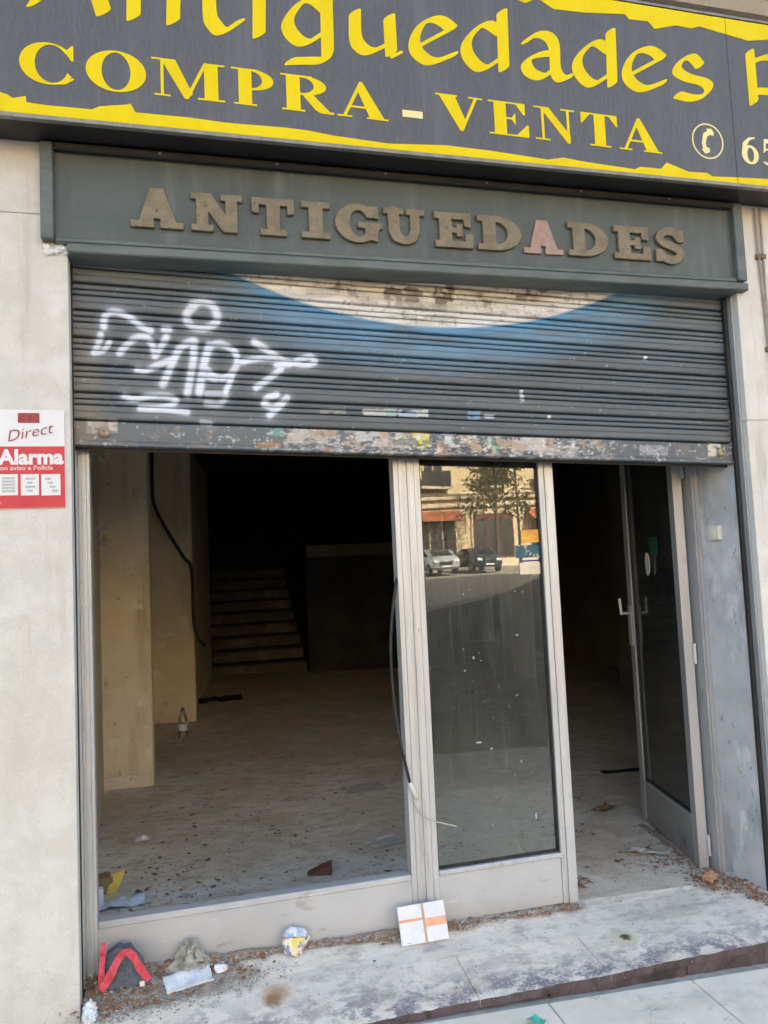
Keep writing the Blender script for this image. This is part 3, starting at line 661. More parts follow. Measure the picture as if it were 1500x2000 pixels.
def s_N(R, W):
    R.poly([(W*.1, 0), (W*.32, 0), (W*.32, 1), (W*.1, 1)]); R.poly([(W*.08, 1), (W*.38, 1), (W*.9, .0), (W*.62, 0)]); R.poly([(W*.68, 0), (W*.9, 0), (W*.9, 1), (W*.68, 1)])
    sb(R, W*.21, W*.21); sb(R, W*.2, W*.2, .85); sb(R, W*.79, W*.21, .85)
def s_T(R, W):
    R.poly([(W*.35, 0), (W*.65, 0), (W*.65, 1), (W*.35, 1)]); sb(R, W*.5, W*.31); sb(R, W*.5, W*.5, .83, .17)
    R.poly([(0, 1), (W*.15, 1), (W*.15, .58), (0, .62)]); R.poly([(W, 1), (W*.85, 1), (W*.85, .58), (W, .62)])
def s_I(R, W): R.poly([(W*.26, 0), (W*.74, 0), (W*.74, 1), (W*.26, 1)]); sb(R, W*.5, W*.5); sb(R, W*.5, W*.5, .85)
def s_G(R, W):
    R.ell(W*.48, .5, W*.48, .54); R.hole(W*.5, .5, W*.2, .38); R.cut([(W*.55, .44), (W*1.2, .44), (W*1.2, .74), (W*.55, .66)])
    sb(R, W*.74, W*.26, .38, .14); R.poly([(W*.64, .1), (W*.9, .0), (W*.9, .48), (W*.64, .48)]); R.poly([(W*.72, 1), (W*.92, 1), (W*.92, .66), (W*.72, .72)])
def s_U(R, W):
    R.line([(W*.24, .9), (W*.24, .4), (W*.30, .2), (W*.45, .10), (W*.58, .10), (W*.70, .2), (W*.76, .4), (W*.76, .9)], [W*.26, W*.26, W*.24, .2, .2, W*.22, W*.22, W*.22])
    sb(R, W*.24, W*.24, .85); sb(R, W*.78, W*.22, .85)
def s_E(R, W):
    R.poly([(W*.12, 0), (W*.42, 0), (W*.42, 1), (W*.12, 1)]); sb(R, W*.47, W*.47, 0, .17); sb(R, W*.45, W*.45, .83, .17); R.poly([(W*.4, .43), (W*.62, .43), (W*.62, .57), (W*.4, .57)])
    R.poly([(W*.56, .33), (W*.7, .33), (W*.7, .68), (W*.56, .68)]); R.poly([(W*.76, 1), (W*.92, 1), (W*.92, .6), (W*.76, .64)]); R.poly([(W*.78, 0), (W*.97, 0), (W*.97, .42), (W*.78, .38)])
def s_D(R, W):
    R.ell(W*.42, .5, W*.56, .5); R.hole(W*.40, .5, W*.28, .34); R.cut([(-1, -.2), (W*.36, -.2), (W*.36, 1.2), (-1, 1.2)])
    R.poly([(W*.12, 0), (W*.40, 0), (W*.40, 1), (W*.12, 1)]); sb(R, W*.24, W*.24, 0, .16); sb(R, W*.24, W*.24, .84, .16)
def s_S(R, W):
    q = smooth_path([(W*.80, .74), (W*.62, .93), (W*.36, .93), (W*.18, .76), (W*.30, .58), (W*.66, .44), (W*.82, .26), (W*.66, .07), (W*.38, .07), (W*.18, .26)], 5)
    R.line([tuple(p) for p in q], .23); R.poly([(W*.76, 1), (W*.93, 1), (W*.93, .64), (W*.78, .66)]); R.poly([(W*.05, 0), (W*.22, 0), (W*.22, .36), (W*.05, .36)])
fb = lambda px: 440 + (px-260)*(512-440)/1080.
CAPF = .150
for fn, a, b, sp in ((s_A,256,358,0),(s_N,375,474,0),(s_T,494,576,0),(s_I,591,646,0),(s_G,657,748,0),(s_U,752,832,0),(s_E,852,928,0),(s_D,936,1022,0),(s_A,1026,1102,1),(s_D,1113,1192,0),(s_E,1203,1275,0),(s_S,1281,1343,0)):
    o = place(fn, a, b, (fb(a), fb(b)), CAPF*(.97 if sp else 1), M['rosewood' if sp else 'bronze'], FA, fl, 0, .010 if sp else .016, .002, 'bare pinkish letter A that has lost its face' if sp else None, 60)

# ================================================================== ROLLER SHUTTER
TILT = radians(1.97)
SHX, SHZ = -.405, 2.066
sh = thing('roller_shutter', 'half raised dark grey roller shutter sprayed with white graffiti and a blue mural', 'shutter', loc=(SHX, 0, SHZ), rot=(0, TILT, 0))
SW = 2.985
def Pp(px, py): p = onY(px, py, 0); return np.array((p.x, p.z))
GR = []   # white spray: (points, width)
def g(pts, wd=8.5, sm=True, al=1):
    q = [Pp(*p) for p in pts]; q = smooth_path(q, 5) if sm and len(q) > 2 else q
    GR.append((q, wd*.00205, al))
g([(203,640),(204,622),(214,611),(232,611),(255,622),(275,638),(294,647)], 9)
g([(197,655),(191,675),(184,690)], 8); g([(190,690),(203,685),(214,668)], 7)
g([(234,690),(250,672),(268,660),(288,660)], 9); g([(288,660),(298,675),(303,697)], 9); g([(325,660),(316,675),(303,697)], 9)
g([(321,644),(330,644)], 9)
g([(268,722),(285,724),(312,712),(338,703)], 9); g([(318,752),(330,725),(340,702),(352,680),(372,668)], 10); g([(378,667),(378,700),(372,735),(366,770)], 10)
g([(372,668),(380,668)], 10)
g([(375,597),(395,591),(414,598),(424,618),(420,632),(402,641),(380,640),(366,628),(366,612),(378,600)], 11)
g([(409,676),(400,705),(394,735),(389,768)], 11); g([(406,678),(428,672),(455,684),(463,702),(458,722),(440,738),(420,736),(404,722)], 9)
g([(455,728),(448,748),(440,768)], 8); g([(400,735),(420,740)], 9)
g([(404,770),(440,772),(428,790),(404,788)], 9, al=.6)
g([(470,708),(500,702),(535,700),(562,708),(595,714),(614,708),(606,698),(588,702),(566,712),(540,714)], 9); g([(497,669),(515,680),(535,694),(556,708)], 10)
g([(548,722),(525,740),(500,758)], 9)
g([(516,790),(522,778),(540,772)], 9); g([(516,790),(535,796),(560,778)], 9); g([(560,778),(545,795),(526,812)], 9)
g([(243,774),(262,780),(290,774),(325,774),(343,782),(330,794),(300,798),(275,798),(330,801),(365,806)], 9)
g([(395,826),(410,828)], 8, al=.5)
rs = np.random.RandomState(5)
STK = []  # remnants: (centre px, half size px, colour, alpha)
def fbm(x, z, f, seed=0):
    o = np.zeros_like(x); a = 1.0; t = 0
    r = np.random.RandomState(seed)
    for k in range(4):
        G = r.rand(64, 64); u = x*f % 63; v = z*f % 63; i = np.floor(u).astype(int); j = np.floor(v).astype(int); fu = u-i; fv = v-j
        fu = fu*fu*(3-2*fu); fv = fv*fv*(3-2*fv)
        o += a*((G[j, i]*(1-fu)+G[j, i+1]*fu)*(1-fv)+(G[j+1, i]*(1-fu)+G[j+1, i+1]*fu)*fv); t += a; a *= .55; f *= 2.1
    return o/t
def paint(wx, wz, bar=False):
    """flat paint of the shutter at world points: the scheme, the mural, the spray strokes, worn stickers."""
    n = len(wx); lz = wz - (SHZ - (wx-SHX)*math.tan(TILT))          # height above the shutter's lower edge
    base = np.array((.086, .106, .118)); C = np.tile(base, (n, 1))
    f1 = fbm(wx+3, wz*4+9, 1.3, 1)[:, None]; C = C*(.62+.76*f1)
    ol = np.clip((fbm(wx+1, wz+8, 2.0, 2)-.42)*4, 0, 1)*np.clip((wx-.9)/1.5, .15, .8)
    C = C*(1-.35*ol[:, None]) + np.array((.135, .125, .10))*.35*ol[:, None]
    def over(col, a):
        nonlocal C; a = np.clip(a, 0, 1)[:, None]; C = C*(1-a) + np.array(col)*a
    # mural: big disc, blue halo then cream inside
    cx, R0 = 1.10, 2.06; cz = 2.575 + R0
    d = np.hypot((wx-cx), wz-cz) - R0                                    # < 0 inside the cream disc
    over((.12, .27, .40), np.clip((.23 - d)/.14, 0, 1)*np.clip((wx-.0)/.5, 0, 1)*np.clip((2.36-wx)/.25, 0, 1)*.80)
    over((.06, .25, .44), np.clip((.05 - d)/.03, 0, 1)*np.clip((wx-.1)/.2, 0, 1)*.75)
    over((.10, .11, .12), np.clip((.18 - d)/.1, 0, 1)*np.clip((fbm(wx*.6, wz*5, 9, 63)-.50)*5, 0, 1)*.55)
    pe = fbm(wx*2, wz*2, 9, 4)
    over((.66, .60, .50), np.clip((.004 - d)/.012, 0, 1)*.95)
    over((.78, .77, .76), np.clip((.004 - d)/.012, 0, 1)*np.clip((.10 + d)/.05, 0, 1)*.8)
    over((.16, .12, .08), np.clip((.0 - d)/.012, 0, 1)*np.clip((pe-.57)*12, 0, 1)*np.clip((-d-.05)/.07, 0, 1))
    over((.40, .36, .30), np.clip((.0 - d)/.012, 0, 1)*np.clip((fbm(wx*1.0+4, wz*6, 7, 61)-.48)*5, 0, 1)*.55)
    over((.20, .19, .18), np.clip((.0 - d)/.012, 0, 1)*np.clip((fbm(wx*1.5, wz*2, 38, 62)-.62)*10, 0, 1)*.6)
    # tan dirt along the left edge
    e = np.clip(1-(wx-SHX)/.16, 0, 1)*np.clip(1.15-lz*1.6, 0, 1); over((.26, .21, .15), e*(.35+.8*fbm(wx, wz, 12, 6)))
    # spray strokes
    best = np.zeros(n)
    for q, wd, al in GR:
        q = np.array(q); lo, hi = q.min(0)-.06, q.max(0)+.06
        I = np.nonzero((wx > lo[0]) & (wx < hi[0]) & (wz > lo[1]) & (wz < hi[1]))[0]
        if not len(I): continue
        P = np.stack([wx[I], wz[I]], 1); dd = np.full(len(I), 9.)
        for a, b in zip(q, q[1:]):
            v = b-a; L = max(v @ v, 1e-9); t = np.clip(((P-a) @ v)/L, 0, 1); dd = np.minimum(dd, np.hypot(*(P-a-t[:, None]*v).T))
        k = np.clip(1.12 - dd/wd, 0, 1); core = k*k*(3-2*k)*.93; fog = .20*np.exp(-(dd/(wd*1.4))**2)
        best[I] = np.maximum(best[I], np.minimum(core+fog, .95)*al)
    over((.74, .79, .87), best*(.80+.3*fbm(wx*2, wz*2, 9, 21)))
    # stickers and flaking
    fl = fbm(wx*1.0, wz*1.6, 26, 8)
    for (px, py), (hx, hz), col, al in STK:
        c = Pp(px, py); m = (np.abs(wx-c[0]) < hx*.0019) & (np.abs(wz-c[1]) < hz*.0019)
        over(col, m*al*np.clip((fl-.30)*8, 0, 1))
    if bar:
        zone = np.clip((wx-.30)/.35, 0, 1)*np.clip((1.95-wx)/.25, 0, 1)
        f3 = fbm(wx*1.0, wz*2.2, 55, 31); f4 = fbm(wx*1.0+.7, wz*2.0, 21, 44); f5 = fbm(wx+2, wz*1.5, 19, 47); over((.46, .43, .39), np.clip((.4*fl+.6*f3-.44)*9, 0, 1)*zone*.62*np.clip((f4-.3)*5, 0, 1)); over((.70, .69, .66), np.clip((.7*f3+.3*f5-.56)*14, 0, 1)*zone*.85); over((.06, .06, .06), np.clip((f5-.58)*14, 0, 1)*zone*.7)
        over((.42, .29, .19), np.clip((fbm(wx, wz, 17, 11)-.60)*10, 0, 1)*(zone+.25)*.7)
        over((.50, .51, .52), np.clip((fbm(wx+5, wz*1.3, 58, 12)-.66)*14, 0, 1)*.7)
    else:
        over((.5, .5, .48), np.clip((fbm(wx, wz, 60, 13)-.78)*14, 0, 1)*.5)
    return C
for a in (((730,806),(26,7),(.62,.60,.56),.8),((762,806),(14,8),(.42,.58,.52),.8),((795,808),(22,8),(.45,.55,.66),.8),((824,808),(14,8),(.66,.68,.62),.8),((925,812),(16,9),(.22,.36,.50),.8),((955,814),(12,5),(.6,.6,.6),.8),
          ((1018,775),(5,16),(.66,.66,.66),.8),((1072,815),(5,4),(.7,.7,.7),.9),((1259,700),(5,5),(.8,.8,.8),1),((650,804),(30,6),(.34,.34,.30),.6),
          ((822,860),(19,19),(.66,.60,.04),1),((790,862),(22,16),(.45,.52,.33),.8),((725,858),(36,17),(.60,.60,.60),.7),((600,852),(44,16),(.58,.52,.45),.7),((541,843),(17,10),(.12,.33,.25),.8),
          ((966,866),(18,15),(.16,.50,.32),.9),((903,862),(18,13),(.62,.40,.27),.8),((880,860),(16,17),(.66,.64,.62),.7),((1030,868),(40,15),(.60,.56,.52),.7),((862,874),(12,14),(.66,.40,.26),.9),((525,870),(25,6),(.34,.19,.10),.9),((1393,878),(19,17),(.60,.54,.43),.95),((192,834),(12,14),(.40,.36,.28),.8),
          ((221,832),(9,11),(.72,.55,.55),.95),((200,832),(30,16),(.36,.32,.26),.6),((1275,880),(40,12),(.60,.62,.64),.35),((1085,880),(60,12),(.50,.44,.38),.5)): STK.append(a)
def shutter_strip(name, z0, prof, parent, bar=False, nx=700):
    xs = np.linspace(0, SW, nx); nz = len(prof)
    X = np.tile(xs, nz); Y = np.repeat([p[0] for p in prof], nx); Z = np.repeat([z0 + p[1] for p in prof], nx)
    Y = Y + .0015*np.sin(X*5+z0*40)
    wx = SHX + X*cos(TILT) + Z*sin(TILT); wz = SHZ - X*sin(TILT) + Z*cos(TILT)
    C = paint(wx, wz, bar)
    i = np.arange(nx-1); F = np.concatenate([np.stack([j*nx+i, j*nx+i+1, (j+1)*nx+i+1, (j+1)*nx+i], 1) for j in range(nz-1)])
    me = bpy.data.meshes.new(name); me.vertices.add(nx*nz); me.vertices.foreach_set('co', np.stack([X, Y, Z], 1).ravel().astype(np.float32))
    me.loops.add(F.size); me.loops.foreach_set('vertex_index', F.ravel().astype(np.int32)); me.polygons.add(len(F))
    me.polygons.foreach_set('loop_start', np.arange(0, F.size, 4, dtype=np.int32)); me.update(calc_edges=True)
    at = me.color_attributes.new('paint', 'FLOAT_COLOR', 'POINT'); at.data.foreach_set('color', np.concatenate([C, np.ones((len(C), 1))], 1).ravel().astype(np.float32))
    return obj(name, me, M['shutter'], parent)
PITCH_S = .1075
def dense(pr, s=.004):
    o = []
    for (y0, z0), (y1, z1) in zip(pr, pr[1:]):
        k = max(1, int(hypot(y1-y0, z1-z0)/s))
        o += [(y0+(y1-y0)*i/k, z0+(z1-z0)*i/k) for i in range(k)]
    return o + [pr[-1]]
slatp = dense([(.017, .000), (.012, .0028), (-.002, .0042), (-.007, .009), (-.008, .018), (-.0075, .030), (-.0045, .0315), (-.0045, .0335), (-.0075, .035), (-.008, .050), (-.006, .056), (.010, .0575), (.012, .0600), (-.002, .0615), (-.006, .065), (-.0065, .073), (-.004, .0785), (.011, .0800), (.012, .0828), (-.001, .0840), (-.005, .088), (-.0055, .096), (-.003, .1020), (.012, .1035), (.017, .1070)], .003)
BARH = .098
barp = dense([(.03, .0), (-.016, .0), (-.018, .004), (-.016, .0145), (-.006, .016), (-.008, .020), (-.010, .088), (-.006, .094), (.016, .097)], .0022)
shutter_strip('bottom_bar', 0, barp, sh, True, 1500)
for k in range(9): shutter_strip('slat', BARH + .001 + k*PITCH_S, slatp, sh)
boxo('backing_sheet', 0, SW, .0175, .024, .004, .97, M['black'], sh, 0)
boxo('reflection_strip', .01, SW-.02, .030, .036, -.012, .06, M['black'], sh, 0)  # added black strip that widens the dark band mirrored in the door glass
# lock plates with a ring and keyhole
for lx in (.125, 2.885):
    bm = bmesh.new(); lathe(bm, [(.001, 0), (.022, 0), (.022, .003), (.016, .006), (.014, .012), (.006, .013), (.005, .006), (.001, .006)], 18)
    o = obj('lock', bm, mat('chipped_lock_plate', (.42, .36, .27), (.30, .22, .14), 60, rough=.6, metal=.2), sh, True)
    o.location = (lx, -.0125, .052); o.rotation_euler = (radians(90), 0, 0)
for x0, x1 in ((PL+.0005, PL+.004), (PR-.030, PR-.012)):
    boxo('guide_rail', x0, x1, -.030, -.012, floor_z(x0, 0) - .01, 2.765, M['signbox'], bld, .001)
boxo('guide_rail', PR-.0115, PR-.0005, -.06, .05, -.1, 2.765, M['alu_d'], bld, .002)

# ================================================================== STOREFRONT
GY = .10
sf = thing('storefront_frame', 'aluminium shop window frame with a grey sill panel under an empty glassless opening', 'window frame', loc=(0, GY, 0))
def bars(name, x0, x1, z0, z1, parent, m, d0=0, d1=.055, parts=((0, .28, 0), (.30, .70, -.006), (.72, 1, 0)), slope=True):
    """an extruded aluminium section: side flanges and a proud middle, grooves between."""
    bm = bmesh.new(); w_ = x1-x0
    for a, b, dy in parts:
        v = box(bm, x0+a*w_, x0+b*w_, d0+dy, d1, z0, z1)
    box(bm, x0+.004, x1-.004, d0+.006, d1-.002, z0+.001, z1-.001)
    bmesh.ops.recalc_face_normals(bm, faces=bm.faces)
    return obj(name, bm, m, parent)
bars('post', -.386, -.345, .0, 2.255, sf, M['alu'], -.01, .05)
bars('mullion', .893, .940, .03, 2.255, sf, M['alu'], 0, .06, ((0, .45, -.004), (.52, 1, 0)))
bars('jamb', 2.475, 2.515, -.02, 2.255, sf, M['alu_d'], .12, .20)
boxo('head_rail', -.345, 2.50, .005, .055, 2.205, 2.255, M['alu_d'], sf, .003)
# sill panel follows the sloping floor
bm = bmesh.new(); x0, x1 = -.3445, .8925
prism(bm, [(x0, .0, floor_z(x0, .1)-.01), (x1, .0, floor_z(x1, .1)-.01), (x1, .0, .236), (x0, .0, .236)], (0, .05, 0)); obj('sill_panel', bm, M['alu_flat'], sf)
bm = bmesh.new(); prism(bm, [(x0, -.006, .2365), (x1, -.006, .2365), (x1, -.006, .262), (x0, -.006, .262)], (0, .06, 0))
bmesh.ops.bevel(bm, geom=bm.edges[:], offset=.004, segments=1, affect='EDGES'); obj('sill_rail', bm, M['alu_flat'], sf)
# grey metal sheet covering the right hand return
bm = bmesh.new(); a, b = Vector((2.500, .31, 0)), Vector((2.552, -.028, 0)); nrm = Vector((b.y-a.y, -(b.x-a.x), 0)).normalized()*-.004
def ret(p, q, off, th, z0, z1, name, m, parent=sf):
    bm = bmesh.new(); d = (q-p).normalized(); n = Vector((d.y, -d.x, 0))
    P0, P1 = p + n*off, q + n*off
    prism(bm, [(P0.x, P0.y - GY, z0), (P1.x, P1.y - GY, z0), (P1.x - n.x*th, P1.y - n.y*th - GY, z0), (P0.x - n.x*th, P0.y - n.y*th - GY, z0)], (0, 0, z1-z0))
    return obj(name, bm, m, parent)
ret(a, b, .0, .02, -.06, 2.25, 'side_panel', M['panelgrey'])
ret(a.lerp(b, .0), a.lerp(b, .13), .008, .007, -.03, 2.2, 'side_panel_edge', M['alu_d'])
ret(a.lerp(b, .17), a.lerp(b, .20), .003, .002, -.03, 2.2, 'side_panel_seam', M['signbox'])
ret(a.lerp(b, .955), a.lerp(b, .995), .006, .005, -.05, 2.2, 'side_panel_edge', M['alu'])

# ---------------- glazed door leaves
def door(name, label, width, z0, z1, stile, kick, loc, rot, mats, extra=None):
    t = thing(name, label, 'door', 'glazed aluminium door leaves', loc, (0, 0, rot))
    bars('stile', 0, stile, z0, z1, t, mats[0], 0, .05, ((0, .16, .004), (.2, .62, -.002), (.66, 1, .002)))
    bars('stile', width-stile, width, z0, z1, t, mats[0], 0, .05, ((0, .34, .002), (.38, .8, -.002), (.84, 1, .004)))
    kp = boxo('kick_panel', stile+.0005, width-stile-.0005, .006, .046, z0, kick-.0205, mats[1], t, .002)
    boxo('rail', stile+.0005, width-stile-.0005, -.004, .05, kick-.02, kick, mats[0], t, .004)
    boxo('rail', stile+.0005, width-stile-.0005, 0, .05, z1-.06, z1, mats[1], t, .003)
    gx0, gx1 = stile+.0008, width-stile-.0008
    pane = boxo('pane', gx0, gx1, .024, .030, kick+.0005, z1-.0605, M['glass'], t, 0)
    bm = bmesh.new()
    for a_ in ((gx0, gx0+.006, kick+.001, z1-.061), (gx1-.006, gx1, kick+.001, z1-.061), (gx0+.0061, gx1-.0061, kick+.001, kick+.007), (gx0+.0061, gx1-.0061, z1-.067, z1-.061)):
        box(bm, a_[0], a_[1], .014, .0235, a_[2], a_[3]); box(bm, a_[0], a_[1], .0305, .040, a_[2], a_[3])
    obj('gasket', bm, M['black'], t)
    return t, pane
dw = 1.656-.9415
d1, p1 = door('shop_door', 'closed glass door leaf with peeling stickers, reflecting the street', dw, .040, 2.2, .072, .258, (.9415, GY, 0), 0, (M['alu'], M['alu_flat']))
# stickers on the pane of the closed door
def sticker(px0, px1, py0, py1, m, label, dy=.0):
    p = onY(px0, py1, GY+.023); q = onY(px1, py0, GY+.023); z_ = d1.location
    o = boxo('sticker', p.x - z_.x, q.x - z_.x, .0222-dy, .0238-dy, p.z, q.z, m, d1, 0); o['label'] = label; return o
M['st_or'] = mat('orange_yellow_print', (.70, .20, .03), (.72, .52, .08), 30, rough=.4, stretch=(.3, 1, 2))
M['st_teal'] = mat('teal_blue_print', (.012, .07, .095), (.018, .10, .13), 30, rough=.4, layers=[((.42, .40, .33), 38, .55, .62, U1)])
M['st_cream'] = mat('cream_print', (.66, .54, .38), (.72, .62, .46), 30, rough=.5, layers=[((.2, .22, .2), 60, .62, .68, U1)])
M['st_blue'] = mat('dark_blue_print', (.02, .03, .12), (.03, .05, .2), 30, rough=.4)
sticker(1019, 1051, 1034, 1060, M['st_or'], 'orange and yellow sticker')
sticker(1008, 1054, 1064, 1090, M['st_teal'], 'teal sticker with pale emblem')
sticker(1016, 1054, 1098, 1122, M['st_cream'], 'cream sticker')
sticker(1016, 1055, 1092.5, 1097.5, M['st_blue'], 'blue stripe sticker')
# flecks of white paint stuck on the glass
bm = bmesh.new(); random.seed(21)
fp = [(1047,1592,4,16),(905,1160,2,6),(1005,1155,3,4),(1020,1156,3,4),(1010,1240,8,4),(908,1310,4,4),(925,1285,3,6),(940,1290,3,3),(905,1268,2,4),(1010,1358,4,3),(945,1370,3,3),(935,1450,14,4),(960,1462,8,4),(1018,1487,3,5),(1072,1540,3,3)]
for k in range(30): fp.append((random.gauss(950, 55), random.gauss(1330, 130), random.uniform(.5, 1.5), random.uniform(.6, 2.4)))
for px, py, a_, b_ in fp:
    c = onY(px, py, GY+.0235); n = random.randint(5, 7); ph = random.uniform(0, 6)
    vs = [Vector((c.x - .9415 + a_*.0011*cos(ph+2*pi*i/n)*random.uniform(.6, 1.2), .0225, c.z + b_*.0011*sin(ph+2*pi*i/n)*random.uniform(.6, 1.2))) for i in range(n)]
    prism(bm, vs, (0, .0012, 0))
o = stuff(obj('paint_fleck', bm, M['fleck'], d1))
ang = atan2(1.02-.30, 2.625-2.462)
d2, p2 = door('shop_door', 'open glass door leaf swung into the shop beside the grey side panel', .765, .012, 2.17, .062, .245, (2.462, .275, 0), ang, (M['alu_d'], M['alu_k']))
for z_ in (.12, 1.05, 1.98):   # hinges
    bm = bmesh.new(); tube(bm, [(-.006, .0, z_-.05), (-.006, .0, z_+.05)], .009, 10); obj('hinge', bm, M['alu'], d2)
def leafpt(px, py):
    """point on the open leaf's street side, in the leaf's own frame"""
    d = ray(px, py); n = Vector((-sin(ang), cos(ang), 0)); q = (d2.location - CC).dot(n)/d.dot(n); p = CC + d*q - d2.location
    return (p.x*cos(ang) + p.y*sin(ang), p.z)
side = .05 # the leaf's other face looks at the street
u_, z_ = leafpt(1250, 1232)
lk = boxo('lock', .765-.064, .765-.014, .051, .064, 1.02, 1.26, M['alu_d'], d2, .004)
bm = bmesh.new(); tube(bm, [(.765-.03, .064, 1.21), (.765-.03, .105, 1.21)], .008, 8); tube(bm, [(.765-.03, .105, 1.205), (.765-.025, .110, 1.30)], .009, 8); obj('handle', bm, M['alu'], lk)
bm = bmesh.new(); tube(bm, [(.765-.03, 0, 1.21), (.765-.03, -.04, 1.21), (.765-.14, -.045, 1.21)], .008, 8); obj('handle', bm, M['alu_d'], lk)
u_, z_ = leafpt(1281, 1101); bm = bmesh.new(); bmesh.ops.create_cone(bm, cap_ends=True, segments=20, radius1=.03, radius2=.026, depth=.008)
bmesh.ops.scale(bm, vec=(1, 2.2, 1), verts=bm.verts); o = obj('lock_cover', bm, M['cream_plastic'], d2); o.location = (u_, .046, z_); o.rotation_euler = (radians(90), 0, 0)
u_, z_ = leafpt(1290, 1066); o = boxo('sticker', u_-.03, u_+.085, .0305, .0322, z_-.05, z_+.05, M['green'], d2, 0); o['label'] = 'torn green sticker'

# ================================================================== ALARM SIGN AND OTHER FIXTURES
AY = FY - .006
al = thing('alarm_sign', 'red and white alarm warning sign on the stone pier beside the shutter', 'sign', loc=(-.408, AY, 1.819))
def ap(px, py): p = onY(px, py, AY); return (p.x + .408, p.z - 1.819)
AWD, AH = .285, .362
boxo('plate', -AWD, 0, 0, .0045, 0, AH, M['signwhite'], al, .001)
zt = ap(60, 872)[1]
boxo('red_field', -AWD+.001, -.001, -.001, -.0003, .002, zt, M['redpaint'], al, 0)
def lt(s, size, x, z, m, bold=0, shear=0, rot=0, dy=.0022, sx=1, parent=al):
    o = obj('lettering', text_mesh(s, size, bold, shear, .0006), m, parent); o.location = (x, -dy, z); o.rotation_euler = (0, -rot, 0); o.scale = (sx, 1, 1); return o
x_, z_ = ap(-3, 905); lt('Alarma', .074, x_+.002, z_-.003, M['signwhite'], .0030)
x_, z_ = ap(0, 918); lt('con aviso a Policía', .023, x_-.012, z_-.001, mat('pale_pink_print', (.72, .42, .44), (.74, .46, .48), 20, rough=.5), .0006, sx=1.12)
for k, (pa, pb) in enumerate(((-1, 35), (41, 76), (81, 118))):
    xa, za = ap(pa, 968); xb, zb = ap(pb, 926)
    t_ = boxo('pictogram', xa, xb, -.0024, -.0014, za, zb, M['signwhite'], al, .0004)
    w_, h_ = xb-xa, zb-za
    for j in range((5, 4, 4)[k]):
        q = (j+.5)/((5, 4, 4)[k])
        if k == 0: a0, a1 = .15, .85
        elif k == 1: a0, a1 = (.25, .8) if j % 2 else (.35, .65)
        else: a0, a1 = (.2 + .12*(3-j), .5 + .12*(3-j))
        boxo('mark', xa+w_*a0, xa+w_*a1, -.0031, -.0025, za+h_*(.12+.76*q)-.004, za+h_*(.12+.76*q)+.004, M['icongrey'], t_, 0)
x_, z_ = ap(2, 983); lt('24 h', .018, x_-.03, z_-.004, mat('faint_red_print', (.72, .30, .32), (.72, .34, .36), 20, rough=.5), .0003)
xa, za = ap(35, 826); xb, zb = ap(77, 807); boxo('badge', xa, xb, -.0016, -.0004, za, zb, M['dkred'], al, 0)
x_, z_ = ap(13, 864); lt('Direct', .058, x_, z_+.001, M['dkred'], -.0006, .35, radians(12), sx=1.05)

# doorbell on the grey side panel
pb = Vector((2.5265, .135, 1.655))
db = thing('door_bell', 'small cream door bell box on the grey side panel', 'door bell')
p = onY(1393, 1041, .125); dirp = (b-a).normalized()
rotz = atan2(dirp.y, dirp.x)
pp = a.lerp(b, .55)
db.location = (pp.x, pp.y, p.z); db.rotation_euler = (0, 0, rotz)
nsg = -1
boxo('housing', -.034, .034, -.024, .002, -.036, .036, M['cream_plastic'], db, .005)
boxo('button', -.012, .012, -.028, -.0245, -.012, .012, M['signwhite'], db, .002)

# conduits running down the right pier
M['pipe'] = mat('stained_beige_conduit', (.40, .33, .28), (.30, .24, .20), 12, rough=.7)
for xs_, zs_ in (([2.700, 2.702, 2.712, 2.716], [3.19, 2.95, 2.75, 2.5]), ([2.730, 2.727, 2.724, 2.720], [3.19, 2.95, 2.75, 2.3])):
    bm = bmesh.new(); tube(bm, smooth_path([(x, FY-.012, z) for x, z in zip(xs_, zs_)], 5), .0055, 8)
    cz = thing('wall_conduit', 'thin stained conduit on the stone pier, the one bending towards its neighbour' if xs_[0] < 2.72 else 'straight stained conduit running lower down the stone pier', 'conduit', 'conduits on the stone pier')
    cz.location = (0, 0, 0); obj('pipe', bm, M['pipe'], cz)
    for q in (1, 3):
        boxo('clip', xs_[q]-.012, xs_[q]+.012, FY-.020, FY+.004, zs_[q]-.012, zs_[q]+.012, mat('rusty_clip', (.16, .10, .07), (.24, .16, .11), 40, rough=.8), cz, .002)

# bracket on the near inside wall
bk = thing('wall_bracket', 'small grey metal bracket fixed high on the inner wall', 'bracket', loc=(-.52, 2.02, 1.84))
boxo('plate', -.01, .004, -.02, .02, -.06, .06, M['alu_d'], bk, .002); boxo('arm', .0045, .07, -.012, .012, .02, .045, M['alu_d'], bk, .002)

# ================================================================== CABLES
def cable(name, pts, r, m, label, k=6):
    bm = bmesh.new(); tube(bm, [Vector(p) for p in smooth_path(pts, k)], r, 8)
    o = obj(name, bm, m, None, True); tag(o, label, 'cable'); return o
hc = thing('hanging_cable', 'black cable hanging beside the closed glass door with a white connector', 'cable', loc=(0, 0, 0))
pts = [onY(772, 1150, .075), onY(766, 1200, .07), onY(763, 1260, .066), onY(766, 1330, .064), onY(773, 1400, .064), onY(784, 1460, .066), onY(795, 1505, .075), onY(802, 1535, .08)]
bm = bmesh.new(); tube(bm, [Vector(p) for p in smooth_path([onY(775, 1130, .12)] + pts, 6)], .0065, 8); obj('cord', bm, M['cable'], hc, True)
bm = bmesh.new(); tube(bm, [onY(800, 1528, .08), onY(806, 1542, .082), onY(815, 1562, .082)], [.008, .010, .007], 10); obj('connector', bm, M['cream_plastic'], hc, True)
